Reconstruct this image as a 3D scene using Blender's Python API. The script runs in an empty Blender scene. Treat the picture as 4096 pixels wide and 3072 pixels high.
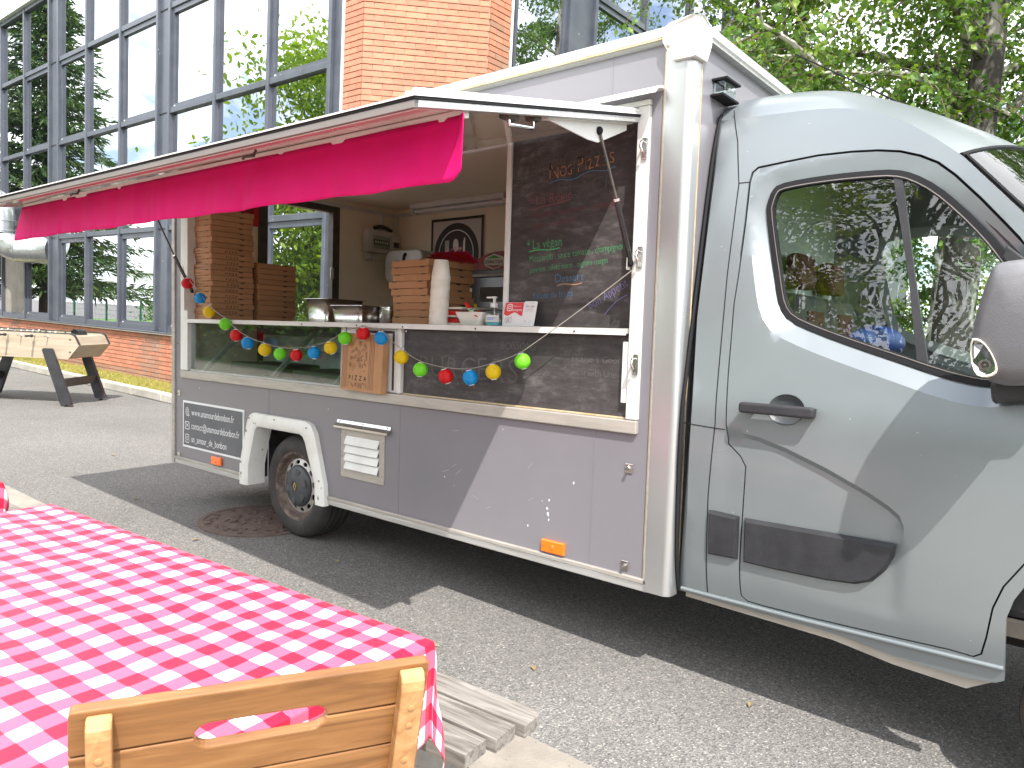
import bpy, bmesh, math, random
from math import sin, cos, pi, radians, sqrt, atan2
from mathutils import Vector, Matrix, Euler, noise as mnoise
from mathutils.geometry import delaunay_2d_cdt
random.seed(7)
S = bpy.context.scene
COL = S.collection
# ------------------------------------------------------------------ camera
cd = bpy.data.cameras.new('camera'); cam = bpy.data.objects.new('camera', cd); COL.objects.link(cam)
cd.sensor_width = 36.0; cd.lens = 2944.37 / 4096 * 36; cd.clip_start = 0.05; cd.clip_end = 2000
cr = Vector((0.77163183, 0.633928, 0.05214985)); cu = Vector((-0.09333328, 0.03174353, 0.99512876)); cf = Vector((-0.62918456, 0.77274034, -0.0836609))
cl = Vector((3.98915, -2.69313, 1.46621))
cam.matrix_world = Matrix(((cr.x, cu.x, -cf.x, cl.x), (cr.y, cu.y, -cf.y, cl.y), (cr.z, cu.z, -cf.z, cl.z), (0, 0, 0, 1)))
S.camera = cam
# ------------------------------------------------------------------ sky, sun, exposure
SUN = Vector((0.555, -0.463, 1.0)).normalized()
w = bpy.data.worlds.new('World'); S.world = w; w.use_nodes = True
nt = w.node_tree; nt.nodes.clear()
def wn(t, **k):
    n = nt.nodes.new(t)
    for a, b in k.items(): setattr(n, a, b)
    return n
sky = wn('ShaderNodeTexSky', sky_type='NISHITA', sun_disc=False, sun_elevation=math.asin(SUN.z), sun_rotation=atan2(SUN.x, SUN.y), air_density=1.0, dust_density=1.2, ozone_density=1.2)
tc = wn('ShaderNodeTexCoord'); sep = wn('ShaderNodeSeparateXYZ'); nt.links.new(tc.outputs['Generated'], sep.inputs[0])
zc = wn('ShaderNodeMath', operation='MAXIMUM'); nt.links.new(sep.outputs[2], zc.inputs[0]); zc.inputs[1].default_value = 0.0
za = wn('ShaderNodeMath', operation='ADD'); nt.links.new(zc.outputs[0], za.inputs[0]); za.inputs[1].default_value = 0.28
dv = wn('ShaderNodeVectorMath', operation='DIVIDE'); nt.links.new(tc.outputs['Generated'], dv.inputs[0])
cmb = wn('ShaderNodeCombineXYZ')
for i in range(3): nt.links.new(za.outputs[0], cmb.inputs[i])
nt.links.new(cmb.outputs[0], dv.inputs[1])
nz = wn('ShaderNodeTexNoise'); nz.inputs['Scale'].default_value = 1.7; nz.inputs['Detail'].default_value = 7; nz.inputs['Roughness'].default_value = 0.56; nz.inputs['Distortion'].default_value = 0.35
nt.links.new(dv.outputs[0], nz.inputs['Vector'])
rp = wn('ShaderNodeValToRGB'); rp.color_ramp.elements[0].position = 0.36; rp.color_ramp.elements[1].position = 0.50; rp.color_ramp.elements[0].color = (0.06, 0.06, 0.06, 1)
nt.links.new(nz.outputs['Fac'], rp.inputs[0])
nz2 = wn('ShaderNodeTexNoise'); nz2.inputs['Scale'].default_value = 3.1; nz2.inputs['Detail'].default_value = 6
nt.links.new(dv.outputs[0], nz2.inputs['Vector'])
rp2 = wn('ShaderNodeValToRGB'); rp2.color_ramp.elements[0].position = 0.3; rp2.color_ramp.elements[1].position = 0.7
rp2.color_ramp.elements[0].color = (8.4, 8.6, 9.2, 1); rp2.color_ramp.elements[1].color = (15.5, 15.5, 15.6, 1)
nt.links.new(nz2.outputs['Fac'], rp2.inputs[0])
mx = wn('ShaderNodeMixRGB'); nt.links.new(rp.outputs[0], mx.inputs[0]); nt.links.new(sky.outputs[0], mx.inputs[1]); nt.links.new(rp2.outputs[0], mx.inputs[2])
bg = wn('ShaderNodeBackground'); bg.inputs['Strength'].default_value = 0.145; nt.links.new(mx.outputs[0], bg.inputs[0])
wo = wn('ShaderNodeOutputWorld'); nt.links.new(bg.outputs[0], wo.inputs[0])
sd = bpy.data.lights.new('sun', 'SUN'); sd.energy = 3.6; sd.angle = radians(0.53); sd.color = (1.0, 0.955, 0.89)
so = bpy.data.objects.new('sun', sd); COL.objects.link(so); so.rotation_euler = SUN.to_track_quat('Z', 'Y').to_euler(); so.location = SUN * 40
vs = S.view_settings; vs.view_transform = 'Standard'; vs.look = 'None'; vs.exposure = 1.12; vs.gamma = 1.0; vs.use_curve_mapping = False
S.cycles.use_denoising = True; S.cycles.max_bounces = 8; S.cycles.transparent_max_bounces = 24; S.cycles.glossy_bounces = 5; S.cycles.caustics_reflective = False; S.cycles.caustics_refractive = False
S.cycles.sample_clamp_indirect = 6.0

# ------------------------------------------------------------------ materials
def _new(name):
    m = bpy.data.materials.new(name); m.use_nodes = True
    t = m.node_tree; b = t.nodes['Principled BSDF']; return m, t, b
def L(t, a, b): t.links.new(a, b)
def nd(t, ty, **k):
    n = t.nodes.new(ty)
    for a, b in k.items():
        if a in n.inputs: n.inputs[a].default_value = b
        else: setattr(n, a, b)
    return n
def coords(t, stretch=(1, 1, 1), rand=False):
    c = nd(t, 'ShaderNodeTexCoord'); mp = nd(t, 'ShaderNodeMapping'); mp.inputs['Scale'].default_value = stretch
    L(t, c.outputs['Object'], mp.inputs[0])
    if rand:
        oi = nd(t, 'ShaderNodeObjectInfo'); mu = nd(t, 'ShaderNodeMath', operation='MULTIPLY'); mu.inputs[1].default_value = 57.0
        L(t, oi.outputs['Random'], mu.inputs[0]); cb = nd(t, 'ShaderNodeCombineXYZ'); L(t, mu.outputs[0], cb.inputs[0]); L(t, mu.outputs[0], cb.inputs[1])
        L(t, cb.outputs[0], mp.inputs['Location'])
    return mp.outputs[0]
def ramp(t, fac, stops):
    r = nd(t, 'ShaderNodeValToRGB'); e = r.color_ramp.elements
    while len(e) < len(stops): e.new(0.5)
    for el, (p, c) in zip(e, stops): el.position = p; el.color = (c[0], c[1], c[2], 1)
    L(t, fac, r.inputs[0]); return r.outputs[0]
def pm(name, c, r=0.5, m=0.0, c2=None, sc=6, det=5, lo=.38, hi=.62, rv=0.0, bump=0.0, bsc=80, coat=0.0, stretch=(1, 1, 1), spec=0.5, rand=False, speck=None, objvar=0.0, coatr=.05):
    mt, t, b = _new(name)
    b.inputs['Base Color'].default_value = (*c, 1); b.inputs['Roughness'].default_value = r; b.inputs['Metallic'].default_value = m
    b.inputs['Specular IOR Level'].default_value = spec; b.inputs['Coat Weight'].default_value = coat; b.inputs['Coat Roughness'].default_value = coatr
    co = coords(t, stretch, rand); col = None
    if c2 is not None or rv:
        n = nd(t, 'ShaderNodeTexNoise', Scale=sc, Detail=det, Roughness=.6); L(t, co, n.inputs['Vector'])
        if c2 is not None: col = ramp(t, n.outputs['Fac'], [(lo, c), (hi, c2)])
        if rv:
            mr = nd(t, 'ShaderNodeMapRange'); mr.inputs['To Min'].default_value = max(0, r - rv); mr.inputs['To Max'].default_value = min(1, r + rv)
            mr.inputs['From Min'].default_value = .3; mr.inputs['From Max'].default_value = .7
            L(t, n.outputs['Fac'], mr.inputs[0]); L(t, mr.outputs[0], b.inputs['Roughness'])
    if speck:   # (scale, threshold, colour)
        n2 = nd(t, 'ShaderNodeTexNoise', Scale=speck[0], Detail=2); L(t, co, n2.inputs['Vector'])
        f = ramp(t, n2.outputs['Fac'], [(speck[1], (0, 0, 0)), (speck[1] + .04, (1, 1, 1))])
        mxx = nd(t, 'ShaderNodeMixRGB'); L(t, f, mxx.inputs[0])
        if col is not None: L(t, col, mxx.inputs[1])
        else: mxx.inputs[1].default_value = (*c, 1)
        mxx.inputs[2].default_value = (*speck[2], 1); col = mxx.outputs[0]
    if objvar:
        oi = nd(t, 'ShaderNodeObjectInfo'); hs = nd(t, 'ShaderNodeHueSaturation')
        mr = nd(t, 'ShaderNodeMapRange'); mr.inputs['To Min'].default_value = 1 - objvar; mr.inputs['To Max'].default_value = 1 + objvar
        L(t, oi.outputs['Random'], mr.inputs[0]); L(t, mr.outputs[0], hs.inputs['Value'])
        if col is not None: L(t, col, hs.inputs['Color'])
        else: hs.inputs['Color'].default_value = (*c, 1)
        col = hs.outputs[0]
    if col is not None: L(t, col, b.inputs['Base Color'])
    if bump:
        n3 = nd(t, 'ShaderNodeTexNoise', Scale=bsc, Detail=4); L(t, co, n3.inputs['Vector'])
        bp = nd(t, 'ShaderNodeBump', Strength=bump, Distance=.01); L(t, n3.outputs['Fac'], bp.inputs['Height']); L(t, bp.outputs[0], b.inputs['Normal'])
    return mt
def leafmat(name, c1, c2, c3, trans=.45, rough=.45):
    mt, t, b = _new(name)
    g = nd(t, 'ShaderNodeNewGeometry')
    col = ramp(t, g.outputs['Random Per Island'], [(0.0, c1), (.5, c2), (1.0, c3)])
    L(t, col, b.inputs['Base Color']); b.inputs['Roughness'].default_value = rough; b.inputs['Specular IOR Level'].default_value = .4
    tr = nd(t, 'ShaderNodeBsdfTranslucent'); hs = nd(t, 'ShaderNodeHueSaturation', Saturation=1.15, Value=1.35); hs.inputs['Hue'].default_value = .49
    L(t, col, hs.inputs['Color']); L(t, hs.outputs[0], tr.inputs['Color'])
    ms = nd(t, 'ShaderNodeMixShader'); ms.inputs[0].default_value = trans
    L(t, b.outputs[0], ms.inputs[1]); L(t, tr.outputs[0], ms.inputs[2]); L(t, ms.outputs[0], t.nodes['Material Output'].inputs['Surface'])
    return mt
def glassmat(name, tint, ior=1.5, boost=0.0, rough=0.0, wav=0.0, wsc=1.5):
    mt = bpy.data.materials.new(name); mt.use_nodes = True; t = mt.node_tree; t.nodes.clear()
    tr = nd(t, 'ShaderNodeBsdfTransparent'); tr.inputs[0].default_value = (*tint, 1)
    gl = nd(t, 'ShaderNodeBsdfGlossy'); gl.inputs['Roughness'].default_value = rough; gl.inputs['Color'].default_value = (1, 1, 1, 1)
    lw = nd(t, 'ShaderNodeLayerWeight'); lw.inputs['Blend'].default_value = .5; fr = nd(t, 'ShaderNodeMath', operation='POWER'); L(t, lw.outputs['Facing'], fr.inputs[0]); fr.inputs[1].default_value = 5.0
    f0 = ((ior - 1) / (ior + 1)) ** 2
    ad = nd(t, 'ShaderNodeMath', operation='MULTIPLY_ADD', use_clamp=True); L(t, fr.outputs[0], ad.inputs[0]); ad.inputs[1].default_value = 1 - f0; ad.inputs[2].default_value = f0 + boost
    if wav:
        co = coords(t); n = nd(t, 'ShaderNodeTexNoise', Scale=wsc, Detail=1); L(t, co, n.inputs['Vector'])
        bp = nd(t, 'ShaderNodeBump', Strength=wav, Distance=.02); L(t, n.outputs['Fac'], bp.inputs['Height']); L(t, bp.outputs[0], gl.inputs['Normal'])
    ms = nd(t, 'ShaderNodeMixShader'); L(t, ad.outputs[0], ms.inputs[0]); L(t, tr.outputs[0], ms.inputs[1]); L(t, gl.outputs[0], ms.inputs[2])
    o = nd(t, 'ShaderNodeOutputMaterial'); L(t, ms.outputs[0], o.inputs['Surface']); return mt
MT = {}
def M_(k, *a, **kw): MT[k] = pm(k, *a, **kw)
M_('paint_purple', (.172, .165, .184), .32, c2=(.190, .182, .200), sc=1.1, rv=.015, coat=.25, coatr=.12)
M_('paint_cab', (.195, .220, .232), .38, m=.40, c2=(.208, .232, .243), sc=2.2, rv=.03, coat=.35, coatr=.12, speck=(60, .76, (.5, .5, .48)))
M_('alu', (.56, .56, .55), .38, m=.55, c2=(.48, .475, .46), sc=9, rv=.1, stretch=(.5, 6, 6))
M_('alu_post', (.50, .505, .515), .30, m=.75, c2=(.46, .465, .47), sc=2, rv=.04)
M_('alu_reflect_dark', (.17, .15, .14), .45, m=.4, c2=(.21, .185, .17), sc=7, rv=.08, stretch=(.7, 4, 4))  # front profile's dark brown ground reflection put into the colour; bead shares it
M_('alu_warm', (.44, .41, .37), .42, m=.3, c2=(.36, .335, .30), sc=7, rv=.08, stretch=(.7, 4, 4))
M_('white_plastic', (.66, .66, .64), .38, c2=(.56, .55, .52), sc=5, lo=.45, hi=.75, rv=.08)
M_('white_dirty', (.70, .70, .67), .45, c2=(.56, .54, .48), sc=4, lo=.5, hi=.78, speck=(14, .70, (.20, .17, .13)))
M_('sealant', (.62, .50, .32), .6, c2=(.5, .36, .2), sc=20)
M_('cream', (.90, .81, .65), .5, c2=(.86, .76, .60), sc=2)
M_('cream_gloss', (.60, .56, .49), .09, c2=(.55, .51, .44), sc=3, coat=.4)
M_('rubber', (.014, .014, .016), .75, spec=.2, bump=.1, bsc=150)
M_('black_plastic', (.022, .022, .025), .55, spec=.35, c2=(.03, .03, .034), sc=12, bump=.25, bsc=320)
M_('black_scuffed_sheen', (.10, .10, .108), .40, c2=(.15, .15, .158), sc=5, lo=.45, hi=.7, bump=.15, bsc=300)  # scuffed black housing, lightened: sun-lit sheen put into the colour
M_('black_gloss', (.012, .012, .013), .15)
M_('dark_metal', (.06, .058, .055), .55, m=.3, c2=(.11, .09, .075), sc=12, rv=.1)
M_('underbody', (.03, .028, .026), .8, c2=(.07, .06, .05), sc=8)
M_('tyre', (.028, .026, .026), .75, c2=(.055, .048, .044), sc=7, bump=.2, bsc=120)
M_('steel_wheel', (.50, .49, .47), .42, m=.5, c2=(.36, .31, .27), sc=9, lo=.45, hi=.7)
M_('rim_rust', (.075, .05, .042), .65, m=.2, c2=(.19, .145, .12), sc=22, lo=.42, hi=.7)
M_('hubcap', (.045, .05, .058), .45, c2=(.06, .065, .07), sc=20, bump=.1)
M_('gold', (.75, .52, .18), .25, m=1)
M_('steel', (.62, .60, .58), .22, m=1, rv=.06, sc=14, stretch=(1, 1, 5))
M_('chrome', (.7, .7, .7), .12, m=1)
M_('amber', (.95, .17, .01), .25, coat=.5)
M_('pink_cloth', (.64, .003, .155), .7, spec=.2, c2=(.58, .003, .135), sc=4, bump=.1, bsc=500)
M_('card', (.44, .235, .115), .75, c2=(.40, .21, .10), sc=9, bump=.15, bsc=220, rand=True, objvar=.10)
M_('dead_leaf', (.26, .19, .10), .85)
M_('card_print', (.16, .085, .045), .75)
M_('card_motif', (.27, .145, .075), .75)
M_('ink', (.035, .028, .025), .6)
M_('paper', (.78, .77, .74), .6)
M_('cup', (.78, .76, .70), .5, c2=(.74, .71, .64), sc=8)
M_('red_print', (.62, .02, .02), .45)
M_('green_print', (.05, .42, .06), .4)
M_('magenta_print', (.55, .02, .11), .4)
M_('grey_print', (.35, .36, .38), .5)
M_('blue_print', (.05, .25, .75), .5)
M_('yellow_label', (.75, .65, .03), .5)
M_('sign_blue', (.085, .092, .105), .42, c2=(.105, .11, .125), sc=5)
M_('sign_white', (.72, .73, .74), .5)
M_('oven_red', (.40, .012, .012), .3, c2=(.22, .008, .01), sc=26, lo=.48, hi=.54)
M_('oven_black', (.02, .018, .018), .25)
M_('frame_blue', (.075, .084, .108), .36, m=.15, c2=(.098, .108, .133), sc=3, rv=.08, speck=(22, .74, (.45, .46, .48)))
M_('frame_dark', (.035, .038, .045), .5)
M_('mortar', (.33, .27, .235), .9, c2=(.28, .25, .22), sc=30, bump=.3)
M_('brick', (.46, .18, .11), .85, c2=(.51, .21, .13), sc=9, rand=True, objvar=.13, bump=.35, bsc=90)
M_('brick_stained', (.40, .18, .115), .9, c2=(.33, .205, .15), sc=5, rand=True, objvar=.12, bump=.35, bsc=90)
M_('galvanised', (.60, .62, .64), .34, m=.85, c2=(.50, .52, .54), sc=9, rv=.1)
M_('concrete', (.29, .262, .222), .9, c2=(.23, .205, .175), sc=6, bump=.35, bsc=130, speck=(40, .68, (.18, .16, .13)))
M_('kerb', (.46, .43, .38), .9, c2=(.36, .34, .30), sc=4, bump=.3, bsc=70)
M_('white_building', (.78, .79, .80), .6)
M_('foos_wood', (.38, .315, .235), .5, c2=(.30, .24, .175), sc=3.2, stretch=(.7, .7, 9), lo=.4, hi=.66)
M_('foos_black', (.022, .023, .026), .42, c2=(.035, .035, .04), sc=6)
M_('felt', (.05, .25, .08), .8)
M_('man_rust', (.12, .085, .075), .75, m=.3, c2=(.17, .125, .11), sc=18, bump=.5, bsc=90)
M_('fence_green', (.012, .17, .085), .45)
M_('seat_dark', (.045, .045, .05), .8, c2=(.065, .06, .065), sc=20)
M_('seat_red', (.07, .012, .014), .9)
M_('cab_inner', (.33, .36, .35), .6)
M_('blue_plastic', (.010, .032, .13), .45)
M_('bark_birch', (.44, .40, .36), .9, c2=(.055, .045, .04), sc=4.5, det=8, lo=.47, hi=.56, stretch=(1, 1, .33), bump=1.0, bsc=22)
M_('bark_dark', (.30, .275, .25), .9, c2=(.05, .042, .038), sc=5.5, det=8, lo=.38, hi=.47, stretch=(1, 1, .4), bump=1.0, bsc=22)
M_('bark', (.12, .085, .06), .9, c2=(.07, .05, .035), sc=14, stretch=(1, 1, .2), bump=.8, bsc=40)
M_('twig', (.11, .075, .05), .8)
M_('orange_brick_far', (.42, .15, .09), .9)
MT['birch_leaf'] = leafmat('birch_leaf', (.07, .145, .028), (.105, .20, .038), (.185, .27, .045), .40)
MT['birch_leaf2'] = leafmat('birch_leaf2', (.06, .13, .028), (.10, .19, .038), (.14, .24, .05), .42)
MT['cherry_leaf'] = leafmat('cherry_leaf', (.15, .27, .018), (.20, .33, .025), (.27, .38, .035), .42, .4)
MT['maple_leaf'] = leafmat('maple_leaf', (.20, .33, .02), (.27, .38, .025), (.33, .40, .03), .5)
MT['dark_leaf'] = leafmat('dark_leaf', (.02, .03, .018), (.035, .045, .028), (.06, .05, .035), .2)
MT['needle'] = leafmat('needle', (.03, .075, .018), (.045, .10, .024), (.10, .15, .03), .15)
MT['bush_leaf'] = leafmat('bush_leaf', (.06, .16, .02), (.12, .25, .03), (.22, .36, .05), .4)
MT['dark_hedge'] = leafmat('dark_hedge', (.07, .13, .03), (.10, .18, .045), (.16, .25, .06), .5)
MT['grass'] = leafmat('grass', (.22, .26, .05), (.38, .36, .10), (.50, .43, .17), .3, .7)
MT['van_glass'] = glassmat('van_glass', (.84, .91, .88), 1.52, .03, wav=.02, wsc=1.6)
MT['case_glass'] = glassmat('case_glass', (.84, .90, .88), 1.5, .05)
MT['bottle_glass'] = glassmat('bottle_glass', (.88, .93, .94), 1.45, .04)
def pane_mat():
    mt, t, b = _new('office_pane'); t.nodes.remove(b)
    df = nd(t, 'ShaderNodeBsdfDiffuse'); df.inputs[0].default_value = (.012, .014, .016, 1)
    gl = nd(t, 'ShaderNodeBsdfGlossy'); gl.inputs['Roughness'].default_value = 0.0; gl.inputs['Color'].default_value = (.90, .92, .95, 1)
    lw = nd(t, 'ShaderNodeFresnel'); lw.inputs['IOR'].default_value = 2.6
    ad = nd(t, 'ShaderNodeMath', operation='ADD', use_clamp=True); ad.inputs[1].default_value = .42; L(t, lw.outputs[0], ad.inputs[0])
    co = coords(t); n = nd(t, 'ShaderNodeTexNoise', Scale=.9, Detail=1); L(t, co, n.inputs['Vector'])
    bp = nd(t, 'ShaderNodeBump', Strength=.05, Distance=.02); L(t, n.outputs['Fac'], bp.inputs['Height']); L(t, bp.outputs[0], gl.inputs['Normal'])
    ms = nd(t, 'ShaderNodeMixShader'); L(t, ad.outputs[0], ms.inputs[0]); L(t, df.outputs[0], ms.inputs[1]); L(t, gl.outputs[0], ms.inputs[2])
    L(t, ms.outputs[0], t.nodes['Material Output'].inputs['Surface']); return mt
MT['office_pane'] = pane_mat()
def board_mat():
    mt, t, b = _new('chalkboard'); co = coords(t, (1, 1, 1))
    n = nd(t, 'ShaderNodeTexNoise', Scale=3.2, Detail=8, Roughness=.7, Distortion=.8); L(t, co, n.inputs['Vector'])
    mp = nd(t, 'ShaderNodeMapping'); mp.inputs['Scale'].default_value = (2.2, 1, 7); L(t, co, mp.inputs[0])
    n2 = nd(t, 'ShaderNodeTexNoise', Scale=5, Detail=6, Roughness=.7); L(t, mp.outputs[0], n2.inputs['Vector'])
    a = nd(t, 'ShaderNodeMath', operation='MULTIPLY'); L(t, n.outputs['Fac'], a.inputs[0]); L(t, n2.outputs['Fac'], a.inputs[1])
    c = ramp(t, a.outputs[0], [(.15, (.034, .030, .031)), (.28, (.060, .054, .055)), (.42, (.14, .132, .13))])
    L(t, c, b.inputs['Base Color']); b.inputs['Roughness'].default_value = .55; b.inputs['Specular IOR Level'].default_value = .35; return mt
MT['chalkboard'] = board_mat()
def asphalt():
    mt, t, b = _new('asphalt'); co = coords(t)
    n1 = nd(t, 'ShaderNodeTexNoise', Scale=.55, Detail=6, Roughness=.6); L(t, co, n1.inputs['Vector'])
    c1 = ramp(t, n1.outputs['Fac'], [(.3, (.156, .152, .148)), (.7, (.210, .205, .197))])
    v = nd(t, 'ShaderNodeTexVoronoi', Scale=150.0); L(t, co, v.inputs['Vector'])
    st = ramp(t, v.outputs['Color'], [(0, (.30, .30, .30)), (.45, (.85, .84, .83)), (.8, (1.25, 1.22, 1.18)), (1, (2.6, 2.5, 2.35))])
    m = nd(t, 'ShaderNodeMixRGB', blend_type='MULTIPLY'); m.inputs[0].default_value = .85; L(t, c1, m.inputs[1]); L(t, st, m.inputs[2])
    v2 = nd(t, 'ShaderNodeTexVoronoi', Scale=26.0); L(t, co, v2.inputs['Vector'])
    f2 = ramp(t, v2.outputs['Distance'], [(.03, (1, 1, 1)), (.06, (0, 0, 0))])
    m2 = nd(t, 'ShaderNodeMixRGB'); L(t, f2, m2.inputs[0]); L(t, m.outputs[0], m2.inputs[1]); m2.inputs[2].default_value = (.30, .28, .23, 1)
    L(t, m2.outputs[0], b.inputs['Base Color']); b.inputs['Roughness'].default_value = .92; b.inputs['Specular IOR Level'].default_value = .25
    bp = nd(t, 'ShaderNodeBump', Strength=.8, Distance=.006); L(t, v.outputs['Distance'], bp.inputs['Height']); L(t, bp.outputs[0], b.inputs['Normal']); return mt
MT['asphalt'] = asphalt()
def soil():
    mt, t, b = _new('lawn_soil'); co = coords(t)
    n = nd(t, 'ShaderNodeTexNoise', Scale=6, Detail=8, Roughness=.7); L(t, co, n.inputs['Vector'])
    L(t, ramp(t, n.outputs['Fac'], [(.3, (.16, .17, .04)), (.55, (.27, .26, .08)), (.75, (.36, .32, .14))]), b.inputs['Base Color']); b.inputs['Roughness'].default_value = 1; return mt
MT['lawn_soil'] = soil()
M_('lawn', (.07, .16, .02), .95, c2=(.12, .24, .035), sc=3, det=8, bump=.6, bsc=40)
def gingham():
    mt, t, b = _new('gingham'); uv = nd(t, 'ShaderNodeUVMap'); uv.uv_map = 'UVMap'
    sp = nd(t, 'ShaderNodeSeparateXYZ'); L(t, uv.outputs[0], sp.inputs[0])
    def sq(o, per, duty):
        a = nd(t, 'ShaderNodeMath', operation='DIVIDE'); L(t, o, a.inputs[0]); a.inputs[1].default_value = per
        f = nd(t, 'ShaderNodeMath', operation='FRACT'); L(t, a.outputs[0], f.inputs[0])
        g = nd(t, 'ShaderNodeMath', operation='LESS_THAN'); L(t, f.outputs[0], g.inputs[0]); g.inputs[1].default_value = duty; return g.outputs[0]
    X = sq(sp.outputs[0], .081, .5); Y = sq(sp.outputs[1], .081, .5)
    fx = sq(sp.outputs[0], .0026, .5); fy = sq(sp.outputs[1], .0026, .5)
    c0 = (.72, .725, .74, 1); cp = (.66, .05, .128, 1); cr_ = (.62, .004, .035, 1)
    # one-direction stripe areas carry a fine weave
    def mix(f, a, bb):
        m = nd(t, 'ShaderNodeMixRGB')
        if isinstance(f, float): m.inputs[0].default_value = f
        else: L(t, f, m.inputs[0])
        for i, q in ((1, a), (2, bb)):
            if isinstance(q, tuple): m.inputs[i].default_value = q
            else: L(t, q, m.inputs[i])
        return m.outputs[0]
    cpl = (.69, .125, .20, 1)
    px = mix(fx, cp, cpl); py = mix(fy, cp, cpl)
    wy = mix(Y, c0, py); wx = mix(Y, px, cr_)
    L(t, mix(X, wy, wx), b.inputs['Base Color']); b.inputs['Roughness'].default_value = .55; b.inputs['Specular IOR Level'].default_value = .3
    b.inputs['Sheen Weight'].default_value = .1
    return mt
MT['gingham'] = gingham()
def wood(name, c1, c2, c3, stretch, sc=3.0, rough=.45, bump=.15, dist=1.2, rand=True):
    mt, t, b = _new(name); co = coords(t, stretch, rand)
    n = nd(t, 'ShaderNodeTexNoise', Scale=sc, Detail=7, Roughness=.62, Distortion=dist); L(t, co, n.inputs['Vector'])
    L(t, ramp(t, n.outputs['Fac'], [(.3, c1), (.5, c2), (.68, c3)]), b.inputs['Base Color']); b.inputs['Roughness'].default_value = rough
    bp = nd(t, 'ShaderNodeBump', Strength=bump, Distance=.004); L(t, n.outputs['Fac'], bp.inputs['Height']); L(t, bp.outputs[0], b.inputs['Normal']); return mt
MT['teak'] = wood('teak', (.125, .05, .015), (.235, .105, .034), (.32, .16, .06), (1.2, 14, 14), 2.2, .38, .12)
MT['teak_light'] = wood('teak_light', (.30, .145, .055), (.42, .22, .09), (.50, .285, .13), (14, 14, 1.2), 2.2, .40, .1)
MT['old_plank'] = wood('old_plank', (.075, .066, .056), (.19, .172, .152), (.28, .26, .232), (1.0, 12, 12), 3.5, .9, .8)

# ------------------------------------------------------------------ mesh helpers
class MB:
    def __init__(s): s.v = []; s.f = []; s.M = None
    def add(s, vs, fs):
        o = len(s.v)
        if s.M is not None: vs = [tuple(s.M @ Vector(p)) for p in vs]
        s.v += [tuple(p) for p in vs]; s.f += [tuple(i + o for i in q) for q in fs]; return s
    def box(s, x0, x1, y0, y1, z0, z1):
        return s.add([(x0, y0, z0), (x1, y0, z0), (x1, y1, z0), (x0, y1, z0), (x0, y0, z1), (x1, y0, z1), (x1, y1, z1), (x0, y1, z1)],
                     [(0, 3, 2, 1), (4, 5, 6, 7), (0, 1, 5, 4), (1, 2, 6, 5), (2, 3, 7, 6), (3, 0, 4, 7)])
    def prism(s, poly, ax, a, b):
        n = len(poly)
        def P(p, q): return {'y': (p[0], q, p[1]), 'x': (q, p[0], p[1]), 'z': (p[0], p[1], q)}[ax]
        ar = sum(poly[i][0] * poly[(i + 1) % n][1] - poly[(i + 1) % n][0] * poly[i][1] for i in range(n))
        if (ar > 0) == (ax == 'y'): poly = poly[::-1]
        lo, hi = min(a, b), max(a, b)
        return s.add([P(p, lo) for p in poly] + [P(p, hi) for p in poly],
                     [tuple(range(n - 1, -1, -1)), tuple(range(n, 2 * n))] + [(i, (i + 1) % n, n + (i + 1) % n, n + i) for i in range(n)])
    def tube(s, pts, r, n=8, caps=True):
        pts = [Vector(p) for p in pts]; k = len(pts); rs = r if isinstance(r, (list, tuple)) else [r] * k
        vs = []; up = None
        for i, p in enumerate(pts):
            d = (pts[min(i + 1, k - 1)] - pts[max(i - 1, 0)])
            if d.length < 1e-9: d = Vector((0, 0, 1))
            d.normalize()
            if up is None: up = Vector((0, 0, 1)) if abs(d.z) < .9 else Vector((1, 0, 0))
            a = d.cross(up)
            if a.length < 1e-6: a = d.cross(Vector((0, 1, 0)))
            a.normalize(); b = a.cross(d).normalized(); up = b
            for j in range(n):
                t = 2 * pi * j / n; vs.append(p + (a * cos(t) + b * sin(t)) * rs[i])
        fs = [(i * n + j, i * n + (j + 1) % n, (i + 1) * n + (j + 1) % n, (i + 1) * n + j) for i in range(k - 1) for j in range(n)]
        if caps: fs += [tuple(range(n - 1, -1, -1)), tuple((k - 1) * n + j for j in range(n))]
        return s.add(vs, fs)
    def lathe(s, prof, n=24, M=None, caps=True):
        vs = [(r * cos(2 * pi * j / n), r * sin(2 * pi * j / n), z) for r, z in prof for j in range(n)]
        k = len(prof)
        fs = [(i * n + j, i * n + (j + 1) % n, (i + 1) * n + (j + 1) % n, (i + 1) * n + j) for i in range(k - 1) for j in range(n)]
        if caps: fs += [tuple(range(n - 1, -1, -1)), tuple((k - 1) * n + j for j in range(n))]
        if M is not None: vs = [tuple(M @ Vector(p)) for p in vs]
        return s.add(vs, fs)
    def ell(s, c, rx, ry, rz, n=14, m=9):
        vs = []; fs = []
        for i in range(m + 1):
            a = pi * i / m
            for j in range(n):
                t = 2 * pi * j / n; vs.append((c[0] + rx * sin(a) * cos(t), c[1] + ry * sin(a) * sin(t), c[2] + rz * cos(a)))
        for i in range(m):
            for j in range(n): fs.append((i * n + j, (i + 1) * n + j, (i + 1) * n + (j + 1) % n, i * n + (j + 1) % n))
        return s.add(vs, fs)
    def grid(s, nu, nv, fn, wrap=False):
        vs = [fn(i / nu, j / nv) for i in range(nu + 1) for j in range(nv + 1)]
        return s.add(vs, [(i * (nv + 1) + j, (i + 1) * (nv + 1) + j, (i + 1) * (nv + 1) + j + 1, i * (nv + 1) + j + 1) for i in range(nu) for j in range(nv)])
    def mesh(s, name):
        me = bpy.data.meshes.new(name); me.from_pydata(s.v, [], s.f); me.validate(); me.update(); return me
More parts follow.
